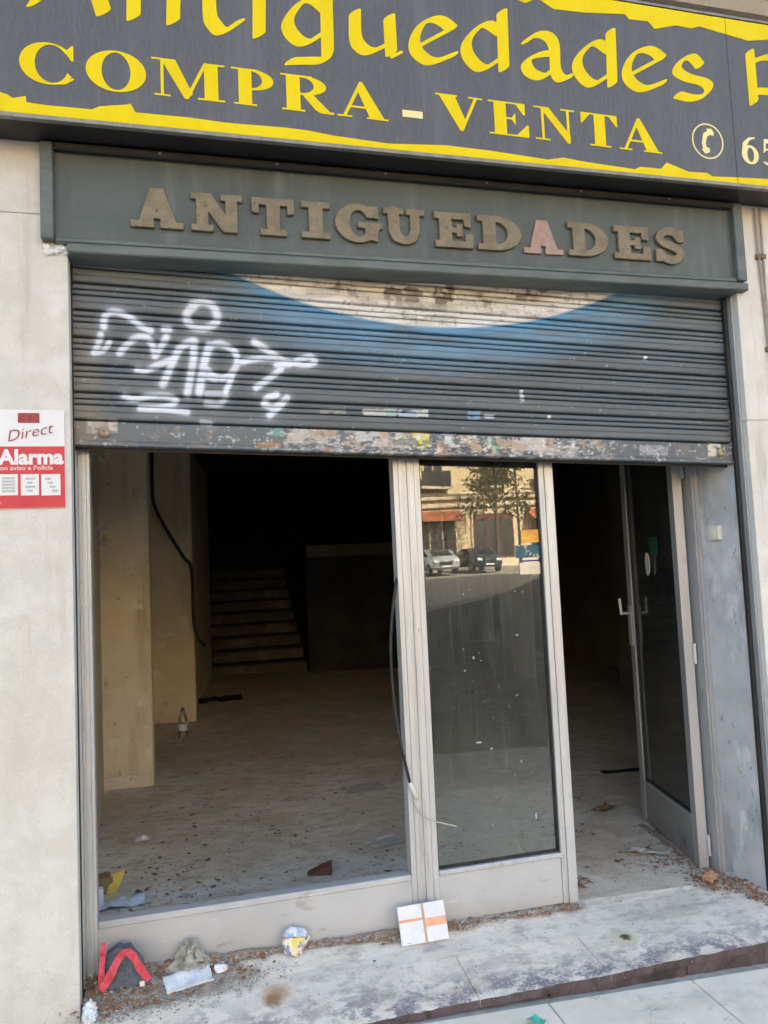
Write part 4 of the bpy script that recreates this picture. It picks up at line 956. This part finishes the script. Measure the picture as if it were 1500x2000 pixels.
bm = bmesh.new(); tube(bm, [Vector(p) for p in smooth_path([onY(806, 1535, .085), onY(808, 1565, .09), onY(822, 1590, .092), onY(845, 1603, .09), onY(870, 1609, .085), onY(892, 1614, .08)], 6)], .0028, 6); obj('thin_wire', bm, M['greywire'], hc, True)
D5 = 5.02
cable('wall_cable', [onY(297, 880, D5), onY(297, 940, D5-.03), onY(301, 985, D5-.03), onY(320, 1025, D5-.03), onY(342, 1062, D5-.03), onY(360, 1090, D5-.05), onY(372, 1104, D5-.06), onY(376, 1140, D5-.04), onY(377, 1180, D5-.03), onY(379, 1215, D5-.03), onY(386, 1245, D5-.03), onY(400, 1262, D5)], .017, M['cable'], 'thick black cable sagging across the second interior pillar')

# ================================================================== LITTER
def crumple(seed, r, sub=3, amp=.35, flat=(1, 1, 1), f=2.4):
    bm = bmesh.new(); bmesh.ops.create_icosphere(bm, subdivisions=sub, radius=1)
    for v in bm.verts:
        n = v.co.normalized(); q = abs(mnoise.noise(n*f + Vector((seed, seed*1.7, 3))))*1.6 + .5*mnoise.noise(n*f*2.7 + Vector((seed, 1, 9)))
        v.co = n*(1 - amp + amp*1.3*q); v.co = Vector((v.co.x*flat[0], v.co.y*flat[1], v.co.z*flat[2]))*r
    zmin = min(v.co.z for v in bm.verts)
    for v in bm.verts: v.co.z -= zmin
    return bm
def sheet(seed, w_, h_, amp=.01, n=8, th=.0012, curl=0):
    bm = bmesh.new(); V = []
    for j in range(n+1):
        V.append([])
        for i in range(n+1):
            x, y = (i/n-.5)*w_, (j/n-.5)*h_
            e = .06*min(w_, h_)*mnoise.noise(Vector((i*.7, j*.7, seed))) if i in (0, n) or j in (0, n) else 0
            V[j].append(bm.verts.new((x+e, y+e*.5, .003 + amp*(.5+mnoise.noise(Vector((x*22+seed, y*22, seed)))) + curl*(x/w_)**2)))
    F = [bm.faces.new((V[j][i], V[j][i+1], V[j+1][i+1], V[j+1][i])) for j in range(n) for i in range(n)]
    r = bmesh.ops.extrude_face_region(bm, geom=F)
    for v in [g_ for g_ in r['geom'] if isinstance(g_, bmesh.types.BMVert)]: v.co.z += th
    bmesh.ops.recalc_face_normals(bm, faces=bm.faces)
    return bm
def lay(o, px, py, rz=0, dz=0, f=floor_z):
    p = onfloor(px, py, f); o.location = (p.x, p.y, p.z+dz); o.rotation_euler = (0, 0, rz); return o

# white card with an orange cross leaning on the sill
p = onfloor(832, 1842)
cd = thing('cross_card', 'white square card printed with an orange cross, propped against the sill', 'card', loc=(p.x+.0, p.y+.0, p.z+.002), rot=(radians(-22), radians(-2), radians(-4)))
boxo('board', -.098, .098, 0, .012, 0, .142, M['white_paper'], cd, .002)
boxo('orange_strip', -.0975, .0, -.0012, -.0004, .082, .092, M['orange'], cd, 0)
boxo('orange_strip', .0105, .0975, -.0012, -.0004, .055, .086, M['orange'], cd, 0)
boxo('brown_strip', .0003, .0100, -.0014, -.0004, .001, .141, M['brownline'], cd, 0)
# dark pouch with a red strap
p = onfloor(246, 1917)
pc = thing('torn_pouch', 'torn slate coloured pouch with a bent red strap lying at the foot of the pier', 'pouch', loc=(p.x, p.y+.01, p.z))
bm = bmesh.new(); prism(bm, [(-.080, -.052, 0), (-.070, -.020, .105), (-.03, -.012, .125), (.015, -.014, .118), (.055, -.03, .065), (.088, -.055, 0)], (.004, .04, 0))
bmesh.ops.triangulate(bm, faces=bm.faces[:]); bmesh.ops.subdivide_edges(bm, edges=bm.edges[:], cuts=4, use_grid_fill=True)
for v in bm.verts: v.co += Vector((.3, 1, .3))*.010*mnoise.noise(v.co*38)
obj('pouch_body', bm, M['denim'], pc)
def ribbon(pts, w_, th, name, m, parent, up=Vector((0, -1, 0))):
    bm = bmesh.new(); P = [Vector(q) for q in smooth_path(pts, 5)]; R_ = []
    for i, q in enumerate(P):
        t = (P[min(i+1, len(P)-1)]-P[max(i-1, 0)]).normalized(); s_ = t.cross(up).normalized()
        q = q + up*.006*mnoise.noise(q*45); s_ = (s_ + up*.45*mnoise.noise(q*38 + Vector((3, 0, 0)))).normalized()
        R_.append([bm.verts.new(q + s_*w_*a_*(1+.35*mnoise.noise(q*60)) + up*th*b_) for a_, b_ in ((-.5, 0), (.5, 0), (.5, 1), (-.5, 1))])
    for q, s_ in zip(R_, R_[1:]):
        for k in range(4): bm.faces.new((q[k], q[(k+1) % 4], s_[(k+1) % 4], s_[k]))
    bm.faces.new(R_[0]); bm.faces.new(R_[-1][::-1]); bmesh.ops.recalc_face_normals(bm, faces=bm.faces)
    return obj(name, bm, m, parent)
ribbon([(-.072, -.02, .155), (-.078, -.035, .10), (-.082, -.055, .02)], .020, .004, 'strap', M['redplastic'], pc)
ribbon([(-.082, -.062, .010), (-.055, -.060, .045), (-.02, -.052, .105), (.005, -.048, .122), (.03, -.050, .105), (.058, -.058, .058), (.085, -.066, .018)], .027, .004, 'strap', M['redplastic'], pc)
boxo('tab', .052, .070, -.078, -.070, .004, .022, M['cream_plastic'], pc, .002)
# crinkled beige bag and the flattened white carton below it
p = onfloor(372, 1908)
def wad(seed, w_, h_, d_, n=18):
    bm = bmesh.new(); V = []
    for j in range(n+1):
        V.append([])
        for i in range(n+1):
            u, v = i/n*2-1, j/n; q = (1 - .55*v)*(1 + .25*mnoise.noise(Vector((v*3, seed, 1))))
            f = abs(mnoise.noise(Vector((u*2.6+seed, v*3.1, seed)))) + .5*abs(mnoise.noise(Vector((u*6.3, v*6.1, seed+4))))
            bulge = d_*(1-u*u)*(1-.6*v)
            V[j].append(bm.verts.new((u*w_*q, -bulge - d_*1.5*(f-.35)*(1-abs(u)**4), h_*v*(1 - .35*u*u) + .012*mnoise.noise(Vector((u*4, v*4, seed+9))))))
    F = [bm.faces.new((V[j][i], V[j][i+1], V[j+1][i+1], V[j+1][i])) for j in range(n) for i in range(n)]
    r = bmesh.ops.extrude_face_region(bm, geom=F)
    for v in [g_ for g_ in r['geom'] if isinstance(g_, bmesh.types.BMVert)]: v.co.y += .012
    bmesh.ops.recalc_face_normals(bm, faces=bm.faces); return bm
o = obj('crumpled_bag', wad(2.3, .105, .105, .045), M['beige_plastic']); o.location = (p.x, p.y+.05, p.z); o.rotation_euler = (radians(-20), 0, radians(6)); tag(o, 'crinkled dirty beige plastic bag slumped against the sill', 'bag')
p = onfloor(365, 1925); o = obj('flattened_carton', sheet(2.2, .17, .075, .012, 8, .012), M['bluewhite']); o.location = (p.x+.005, p.y+.02, p.z); o.rotation_euler = (radians(14), 0, radians(12)); tag(o, 'flattened white carton lying in front of the beige bag', 'carton')
p = onfloor(432, 1900); o = obj('paper_scrap', crumple(9.1, 1, 2, .4, (.03, .022, .02)), M['white_paper']); o.location = p; tag(o, 'small crumpled white paper ball beside the beige bag', 'paper', 'scraps of paper')
# crushed cream cup with a blue and yellow print
p = onfloor(573, 1868); cpt = thing('crushed_cup', 'crushed cream paper cup with a colourful rim against the sill', 'cup', loc=(p.x, p.y+.015, p.z), rot=(radians(-14), radians(12), 0))
bm = bmesh.new(); lathe(bm, [(.034, 0), (.046, .035), (.050, .066), (.046, .066), (.042, .035), (.030, .004)], 24)
for v in bm.verts: v.co += Vector((mnoise.noise(v.co*34), .6*mnoise.noise(v.co*34+Vector((5, 0, 0))), .9*mnoise.noise(v.co*30+Vector((0, 7, 0)))))*.022; v.co.y *= .5
M['cup'] = mat('printed_cup', (.70, .66, .5), (.74, .71, .58), 20, rough=.5, layers=[((.62, .24, .12), 20, .50, .56, U1), ((.14, .22, .38), 24, .54, .60, U1), ((.70, .58, .14), 18, .55, .62, U1)])
obj('cup_wall', bm, M['cup'], cpt)
bm = bmesh.new(); lathe(bm, [(.034, .068), (.050, .066), (.046, .082), (.028, .094), (.022, .092)], 24)
for v in bm.verts: v.co += Vector((mnoise.noise(v.co*30), .6*mnoise.noise(v.co*30+Vector((5, 0, 0))), .5*mnoise.noise(v.co*25)))*.014; v.co.y *= .5
obj('rim', bm, mat('pale_blue_cup_top', (.62, .68, .72), (.20, .34, .52), 24, rough=.5, layers=[((.75, .73, .66), 30, .56, .62, U1)]), cpt)
# bag in the corner at the foot of the pier, teal scrap on the pavement, brick lump
o = obj('plastic_bag', crumple(6.6, 1, 3, .3, (.03, .04, .045)), M['bluewhite']); p = onfloor(176, 1992); o.location = (p.x, p.y, p.z-.02); tag(o, 'pale blue plastic bag tucked into the corner of the pier', 'bag')
o = obj('teal_scrap', sheet(5.1, .055, .045, .018, 6, .002), M['teal']); lay(o, 1048, 2001, .5, .004, pave_z); tag(o, 'teal plastic scrap on the pavement below the step', 'scrap')
o = obj('brick_lump', crumple(3.3, 1, 3, .30, (.048, .030, .026), 1.6), M['terracotta']); lay(o, 1386, 1722, .2); tag(o, 'terracotta brick lump at the foot of the open door', 'brick')
# inside
o = obj('wood_wedge', None or bmesh.new(), M['wood'])
bm = bmesh.new(); prism(bm, [(-.06, -.03, 0), (.06, -.03, 0), (.06, -.03, .05), (.02, -.03, .035)], (0, .06, .004)); bm.to_mesh(o.data); bm.free(); lay(o, 624, 1706, -.25); tag(o, 'dark brown wooden wedge on the shop floor near the sill', 'wedge')
def paper(px, py, w_, h_, rz, m, label, seed, amp=.012, grp='scraps of paper', cat='paper', name='paper_sheet'):
    o = obj(name, sheet(seed, w_, h_, amp), m); lay(o, px, py, rz); tag(o, label, cat, grp); return o
paper(752, 1646, .20, .13, .25, M['grey_paper'], 'creased grey sheet lying by the door mullion', 1.1)
paper(281, 1644, .09, .05, -.3, M['white_paper'], 'small white paper fragment near the inner wall', 2.3, .018)
paper(392, 1568, .11, .10, .2, M['grey_paper'], 'curled pale paper on the open floor beyond the first pillar', 3.7, .02)
paper(708, 1541, .30, .20, .1, M['grey_paper'], 'flat worn sheet far back on the floor beside the door', 4.9, .006)
paper(238, 1768, .20, .10, .1, M['bluewhite'], 'crinkled translucent wrapper behind the sill panel', 5.3, .02)
paper(745, 1318, .55, .25, 0, M['grey_paper'], 'large pale sheet in the dark at the back of the shop', 6.1, .02)
paper(430, 1368, .5, .35, 0, M['black'], 'black plastic sheet on the floor near the stairs', 6.7, .03, None, 'plastic sheet', 'plastic_sheet')
paper(1238, 1505, .50, .08, -.1, M['black'], 'thin dark mat on the floor behind the open door', 7.9, .008, None, 'mat', 'floor_mat')
paper(1180, 1582, .14, .09, .4, M['browncard'], 'brown leaf of cardboard on the floor beyond the doorway', 8.3, .02, None, 'cardboard', 'cardboard_scrap')
paper(1265, 1668, .22, .05, -.55, M['grey_paper'], 'broken grey plaster strip in front of the open door', 9.4, .02, None, 'plaster', 'plaster_strip')
# carton and white socket box behind the sill
p = onfloor(205, 1742); ct = thing('open_carton', 'open yellow and brown carton lying behind the sill at the pier', 'carton', loc=(p.x, p.y, p.z), rot=(0, 0, .3))
boxo('carton_body', -.055, .03, -.035, .045, 0, .075, M['browncard'], ct, .002)
bm = bmesh.new(); prism(bm, [(.000, -.040, .0), (.042, -.045, .0), (.090, -.030, .092), (.020, -.030, .080)], (.001, .003, 0)); obj('flap', bm, M['yellowcard'], ct)
p = onfloor(190, 1771); so = thing('socket_box', 'white plastic socket box standing beside the yellow carton', 'socket', loc=(p.x, p.y, p.z), rot=(0, 0, .05))
boxo('housing', -.026, .026, 0, .03, 0, .075, M['signwhite'], so, .004); bm = bmesh.new(); tube(bm, [(0, -.002, .045), (0, .004, .045)], .007, 10); obj('hole', bm, M['black'], so)
# bottle by the second pillar
p = onfloor(358, 1442); bt = thing('plastic_bottle', 'clear plastic water bottle standing by the second pillar', 'bottle', loc=(p.x, p.y, p.z))
M['pet'] = glass_mat('cloudy_clear_plastic', (.86, .88, .86), .16)
bm = bmesh.new(); lathe(bm, [(.036, 0), (.040, .01), (.039, .07), (.041, .10), (.039, .15), (.036, .19), (.016, .235), (.014, .25)], 16); obj('bottle_body', bm, M['pet'], bt, True)
bm = bmesh.new(); lathe(bm, [(.041, .075), (.0425, .077), (.0425, .13), (.041, .132)], 16); obj('bottle_label', bm, M['bluewhite'], bt)
bm = bmesh.new(); lathe(bm, [(.017, .251), (.017, .272)], 12); obj('cap', bm, mat('dark_cap', (.1, .12, .14), None), bt)

# ---------------- swept leaves, grit and dust nobody could count
def bits(name, spots, n, size, m, f=floor_z, seed=1, flat=.35):
    rnd = random.Random(seed); V = []; F = []
    for _ in range(n):
        px, py, sx, sy, kind = rnd.choice(spots)
        if kind == 'w': x, y = px + rnd.gauss(0, sx), py + rnd.gauss(0, sy)
        else:   # along a line from (px,py) to (sx,sy) with spread kind
            t = rnd.random(); x, y = px + (sx-px)*t + rnd.gauss(0, kind), py + (sy-py)*t + rnd.gauss(0, kind)
        s_ = size*rnd.uniform(.4, 1.5); a_ = rnd.uniform(0, 6.3); e = rnd.uniform(.35, .9); tl = rnd.uniform(-.5, .5)
        z = f(x, y) + .002; b0 = len(V); hh = s_*flat*rnd.uniform(.4, 1.4)
        for dx, dy, dz in ((-1, 0, 0), (0, -e, .2), (1, .1, 0), (.1, e, .3), (0, 0, 1)):
            V.append((x + s_*(dx*cos(a_)-dy*sin(a_)), y + s_*(dx*sin(a_)+dy*cos(a_)), z + hh*dz + abs(dx*tl)*s_*.5))
        F += [(b0, b0+1, b0+4), (b0+1, b0+2, b0+4), (b0+2, b0+3, b0+4), (b0+3, b0, b0+4), (b0+3, b0+2, b0+1, b0)]
    me = bpy.data.meshes.new(name); me.from_pydata(V, [], F); me.update(); return stuff(obj(name, me, m))
M['leaf1'] = mat('dry_brown_leaves', (.20, .10, .05), (.30, .17, .09), 60, rough=.9, layers=[((.42, .26, .14), 90, .6, .7, U1)])
M['leaf2'] = mat('russet_leaf_crumbs', (.30, .12, .06), (.22, .09, .05), 60, rough=.9, layers=[((.40, .30, .22), 80, .6, .7, U1)])
M['grit'] = mat('grey_grit', (.22, .19, .16), (.34, .31, .28), 80, rough=.95)
M['darkbits'] = mat('dark_floor_debris', (.14, .105, .075), (.20, .155, .115), 80, rough=.95)
M['palegrit'] = mat('pale_plaster_grit', (.52, .49, .45), (.62, .59, .54), 80, rough=.95)
def bank(name, x0, x1, yc, wd, hh, m, f=floor_z, along='x', seed=0):
    bm = bmesh.new(); n = int(abs(x1-x0)/.008); V = []
    for i in range(n+1):
        t = x0 + (x1-x0)*i/n; row = []
        e = .55 + 1.1*abs(mnoise.noise(Vector((t*7, seed, 0))))
        for j in range(9):
            q = j/8; yy = yc + (.5-q)*wd*e; h = hh*e*sin(pi*min(1, q*1.0))**.8*(.6+.8*abs(mnoise.noise(Vector((t*60, q*5, seed))))) 
            x, y = (t, yy) if along == 'x' else (yc2(t) + (.5-q)*wd*e, t)
            row.append(bm.verts.new((x, y, f(x, y) - .002 + h)))
        V.append(row)
    for a_, b_ in zip(V, V[1:]):
        for j in range(8): bm.faces.new((a_[j], a_[j+1], b_[j+1], b_[j]))
    bmesh.ops.recalc_face_normals(bm, faces=bm.faces); return stuff(obj(name, bm, m))
yc2 = lambda t: 2.47 + .10*max(0, t-.25) - .02
M['soil'] = mat('swept_soil', (.24, .18, .13), (.34, .27, .21), 45, rough=.95, bump=.6, bscale=120, layers=[((.14, .09, .06), 60, .55, .65, U1), ((.46, .40, .34), 90, .60, .68, U1)])
bank('dirt_bank', -.34, .885, .075, .055, .016, M['soil'], seed=1.3)
bank('dirt_bank', .945, 1.64, .085, .030, .010, M['soil'], seed=4.7)
bank('dirt_bank', -.06, .95, 0, .09, .014, M['soil'], along='y', seed=8.1)
sill = [(-.33, .062, .88, .075, .016), (-.33, .055, .88, .07, .010), (.95, .07, 1.64, .08, .012)]
pile = [(-.30, .03, .06, .05, 'w'), (-.10, .04, .08, .03, 'w'), (.10, .045, .05, .02, 'w'), (.80, .05, .03, .015, 'w'), (1.08, .06, .05, .015, 'w'), (1.45, .075, .05, .012, 'w'), (1.60, .08, .03, .01, 'w'), (.70, .06, .05, .01, 'w'), (-.33, -.08, .04, .06, 'w')]
doorp = [(2.44, .22, 2.50, -.10, .022), (2.40, .28, 2.56, .85, .035), (2.40, .20, 2.50, .5, .05), (2.46, .05, .03, .06, 'w'), (2.35, .12, .04, .05, 'w'), (2.30, .45, .10, .10, 'w'), (2.48, -.06, .025, .05, 'w')]
bits('dry_leaves', pile + sill, 620, .012, M['leaf1'], seed=2)
bits('dry_leaves', [(-.30, -.05, .05, .04, 'w'), (-.16, -.06, .08, .03, 'w'), (.02, -.02, .10, .03, 'w'), (-.33, .02, .03, .03, 'w')], 360, .011, M['leaf1'], seed=22)
bits('grit', [(-.28, -.08, .06, .05, 'w'), (-.12, -.09, .10, .04, 'w'), (.1, -.05, .12, .03, 'w')], 1500, .0055, M['grit'], seed=23, flat=.6)
bits('dry_leaves', doorp, 700, .011, M['leaf2'], seed=3)
bits('grit', sill + pile, 2600, .0055, M['grit'], seed=4, flat=.7)
bits('grit', doorp, 1700, .005, M['grit'], seed=5, flat=.7)
bits('grit', doorp + pile + sill, 1200, .0048, M['palegrit'], seed=6, flat=.8)
bits('dry_leaves', [(2.0, 1.0, .12, .10, 'w'), (1.75, .32, .05, .03, 'w'), (1.25, .9, .12, .06, 'w'), (2.2, 1.6, .2, .2, 'w')], 220, .012, M['leaf2'], seed=8)
bits('grit', [(.3, 1.0, .45, .6, 'w'), (-.1, .6, .25, .3, 'w'), (.6, 2.0, .5, .6, 'w'), (.5, .3, .4, .1, 'w'), (1.3, .8, .4, .4, 'w'), (2.0, .7, .3, .4, 'w')], 1300, .006, M['grit'], seed=9, flat=.5)
bits('grit', [(.3, 1.2, .45, .7, 'w'), (.5, 2.4, .5, .9, 'w'), (1.8, .9, .4, .5, 'w'), (1.2, .6, .3, .25, 'w')], 150, .016, M['darkbits'], seed=19, flat=.2)
bits('grit', [(.3, 1.0, .45, .6, 'w'), (-.1, .5, .2, .2, 'w'), (.6, 2.2, .5, .8, 'w'), (1.9, .5, .3, .3, 'w')], 420, .007, M['palegrit'], seed=10, flat=.4)
bits('dry_leaves', [(.0, .5, .2, .2, 'w'), (.3, 1.2, .3, .4, 'w'), (-.2, .9, .1, .3, 'w')], 120, .014, M['leaf1'], seed=11)
bits('paper_bits', [(.2, 1.0, .35, .5, 'w'), (.5, 2.4, .5, .9, 'w'), (-.1, .6, .15, .2, 'w'), (2.0, 1.0, .2, .4, 'w')], 60, .022, M['grey_paper'], seed=31, flat=.12)
bits('grit', [(.5, -.3, .5, .05, 'w'), (1.5, -.25, .5, .06, 'w'), (0, -.1, .3, .08, 'w')], 260, .0035, M['grit'], seed=12, flat=.8)

# ================================================================== ACROSS THE STREET (seen mirrored in the door glass)
FYB = -46.0
bm = bmesh.new(); prism(bm, [(x, y, road_z(x, y) + .14) for x, y in ((-40, -18), (8, -22), (13, -27), (18, -34), (24, -40), (60, -42), (60, -45.9), (-40, -45.9))], (0, 0, -.5))
structure(obj('far_pavement', bm, M['farpave']))
M['warmrender'] = mat('warm_ochre_render', (.58, .45, .29), (.64, .51, .34), 1, rough=.9)
M['palestone'] = mat('pale_band_stone', (.58, .50, .38), (.64, .56, .44), 2, rough=.9)
M['awning'] = mat('faded_red_awning', (.40, .12, .06), (.46, .17, .09), 3, rough=.8)
M['shopfront'] = mat('dark_red_shopfront', (.11, .035, .03), (.15, .05, .04), 2, rough=.6)
fbld = thing('corner_building', 'sunlit ochre building across the street with stone bands and shop windows', 'building', loc=(0, FYB, FARZ+.12))
boxo('wall', -34, 46, -10, -.02, 0, 13.4, M['warmrender'], fbld, 0)  # unseen width and top storeys added to bounce light into the shop
for z_, h_, d_ in ((.0, .6, .1), (4.2, .22, .22), (4.75, .2, .3), (5.1, .12, .18), (8.9, .3, .3), (13.1, .4, .5)): boxo('stone_band', -34, 46, -.02, d_, z_, z_+h_, M['palestone'], fbld, 0)
for k in range(1, 18):
    x = -33.8 + k*4.2
    for fl_ in range(2):
        z_ = 5.7 + fl_*3.8
        fr = boxo('window', x-.75, x+.75, -.018, .06, z_, z_+2.2, M['palestone'], fbld, 0)
        boxo('pane', x-.62, x-.04, .0605, .075, z_+.1, z_+2.1, M['farglass'], fr, 0); boxo('pane', x+.04, x+.62, .0605, .075, z_+.1, z_+2.1, M['farglass'], fr, 0)
        if fl_ == 0: boxo('balcony', x-1.0, x+1.0, .065, .7, z_-.25, z_-.1, M['palestone'], fbld, 0); boxo('railing', x-1.0, x+1.0, .66, .7, z_-.095, z_+.9, M['signbox'], fbld, 0)
    fr = boxo('shop_window', x-1.5, x+1.5, -.018, .05, .65, 3.7, M['shopfront'] if k % 2 else M['palestone'], fbld, 0)
    for j in range(3): boxo('pane', x-1.4+j*.97, x-1.4+j*.97+.86, .0505, .07, .8, 3.3, M['farglass'], fr, 0)
    if k % 2 == 0:
        bm = bmesh.new(); prism(bm, [(x-1.7, .08, 3.9), (x+1.7, .08, 3.9), (x+1.7, 1.2, 3.2), (x-1.7, 1.2, 3.2)], (0, 0, .05)); obj('awning', bm, M['awning'], fbld)
def car(x, y, m, label, rz=0):
    t = thing('parked_car', label, 'car', 'cars parked across the street', (x, y, road_z(x, y) + .14), (0, 0, rz + pi/2))
    prof = [(-2.1, .35), (-2.15, .7), (-1.95, .95), (-1.1, 1.02), (-.55, 1.42), (.75, 1.45), (1.5, 1.02), (2.05, .92), (2.12, .5), (2.05, .3)]
    bm = bmesh.new(); prism(bm, [(a_, -.85, b_) for a_, b_ in prof], (0, 1.7, 0)); bmesh.ops.bevel(bm, geom=bm.edges[:], offset=.08, segments=2, affect='EDGES'); obj('body', bm, m, t, True)
    for s_ in (-.862, .852):
        bm = bmesh.new(); prism(bm, [(-1.0, s_, 1.03), (-.52, s_, 1.36), (.68, s_, 1.38), (1.3, s_, 1.03)], (0, .01, 0)); obj('side_window', bm, M['farglass'], t)
    bm = bmesh.new(); prism(bm, [(1.47, -.66, 1.055), (1.47, .66, 1.055), (.80, .56, 1.44), (.80, -.56, 1.44)], (.012, 0, .02)); obj('windscreen', bm, M['farglass'], t)
    for hy in (-.62, .62): boxo('headlight', 2.085, 2.15, hy-.16, hy+.16, .66, .82, M['signwhite'], t, .02)
    boxo('grille', 2.09, 2.145, -.40, .40, .52, .72, M['black'], t, .01); boxo('number_plate', 2.146, 2.155, -.26, .26, .40, .50, M['signwhite'], t, 0)
    for wx in (-1.35, 1.35):
        for wy in (-.8, .8):
            bm = bmesh.new(); tube(bm, [(wx, wy-.1, .32), (wx, wy+.1, .32)], .32, 16); o = obj('wheel', bm, M['black'], t)
            bm = bmesh.new(); tube(bm, [(wx, wy-.105, .32), (wx, wy+.105, .32)], .19, 12); obj('rim', bm, M['alu_d'], o)
for x, m_, lb in ((14.4, (.40, .42, .44), 'silver car parked under the awnings across the street'), (17.0, (.05, .06, .065), 'dark grey car parked across the street beside the silver one'), (11.6, (.5, .5, .5), 'white car parked across the street at the end of the line'), (23.2, (.12, .02, .02), 'dark red car parked across the street by the tree')):
    car(x, FYB+6.0, mat('car_paint', m_, None, rough=.3, spec=.6), lb)
M['bark'] = mat('grey_bark', (.09, .08, .06), (.14, .12, .09), 10, rough=.95)
M['leafgreen'] = mat('sparse_green_leaves', (.16, .13, .05), (.11, .10, .04), 3, rough=.8)
def tree(x, y, seed, label):
    t = thing('street_tree', label, 'tree', 'trees across the street', (x, y, road_z(x, y) + .13)); rnd = random.Random(seed)
    bm = bmesh.new(); tube(bm, [(0, 0, 0), (.05, 0, 2), (.0, .05, 4.2), (.1, 0, 6.5)], [.16, .13, .11, .05], 8)
    for k in range(9):
        a_ = k*2.4; z_ = 3.2+k*.33; L = rnd.uniform(1.5, 2.4); tube(bm, [(0, 0, z_), (L*.5*cos(a_), L*.5*sin(a_), z_+.7), (L*cos(a_), L*sin(a_), z_+1.2)], [.06, .04, .015], 5)
    obj('trunk', bm, M['bark'], t)
    V = []; F = []
    cl = [Vector((rnd.gauss(0, 1.1), rnd.gauss(0, 1.1), 5.6+rnd.gauss(0, 1.1))) for _ in range(34)]
    for _ in range(2200):
        c = rnd.choice(cl) + Vector((rnd.gauss(0, .38), rnd.gauss(0, .38), rnd.gauss(0, .32))); b0 = len(V)
        u_ = Vector((rnd.gauss(0, 1), rnd.gauss(0, 1), rnd.gauss(0, 1))).normalized(); v_ = u_.orthogonal()*.06; u_ *= .10
        V += [c-u_, c+v_, c+u_, c-v_]; F.append((b0, b0+1, b0+2, b0+3))
    me = bpy.data.meshes.new('crown'); me.from_pydata([tuple(v) for v in V], [], F); obj('crown', me, M['leafgreen'], t)
tree(18.9, FYB+5.0, 3, 'slim street tree with a loose crown in front of the ochre building')
tree(9.4, FYB+4.2, 5, 'second slim street tree standing nearer the awnings')
lp = thing('lamp_post', 'tall dark lamp post on the far pavement', 'street lamp', None, (20.6, FYB+4.6, FARZ))
bm = bmesh.new(); tube(bm, [(0, 0, .14), (0, 0, 1), (0, 0, 7.5)], [.12, .08, .06], 10); obj('pole', bm, M['signbox'], lp)
bm = bmesh.new(); tube(bm, [(0, 0, 7.4), (0, .6, 7.8), (0, 1.3, 7.8)], .04, 8); tube(bm, [(0, 1.2, 7.78), (0, 1.8, 7.74)], [.09, .13], 10); obj('lamp_head', bm, M['signbox'], lp)
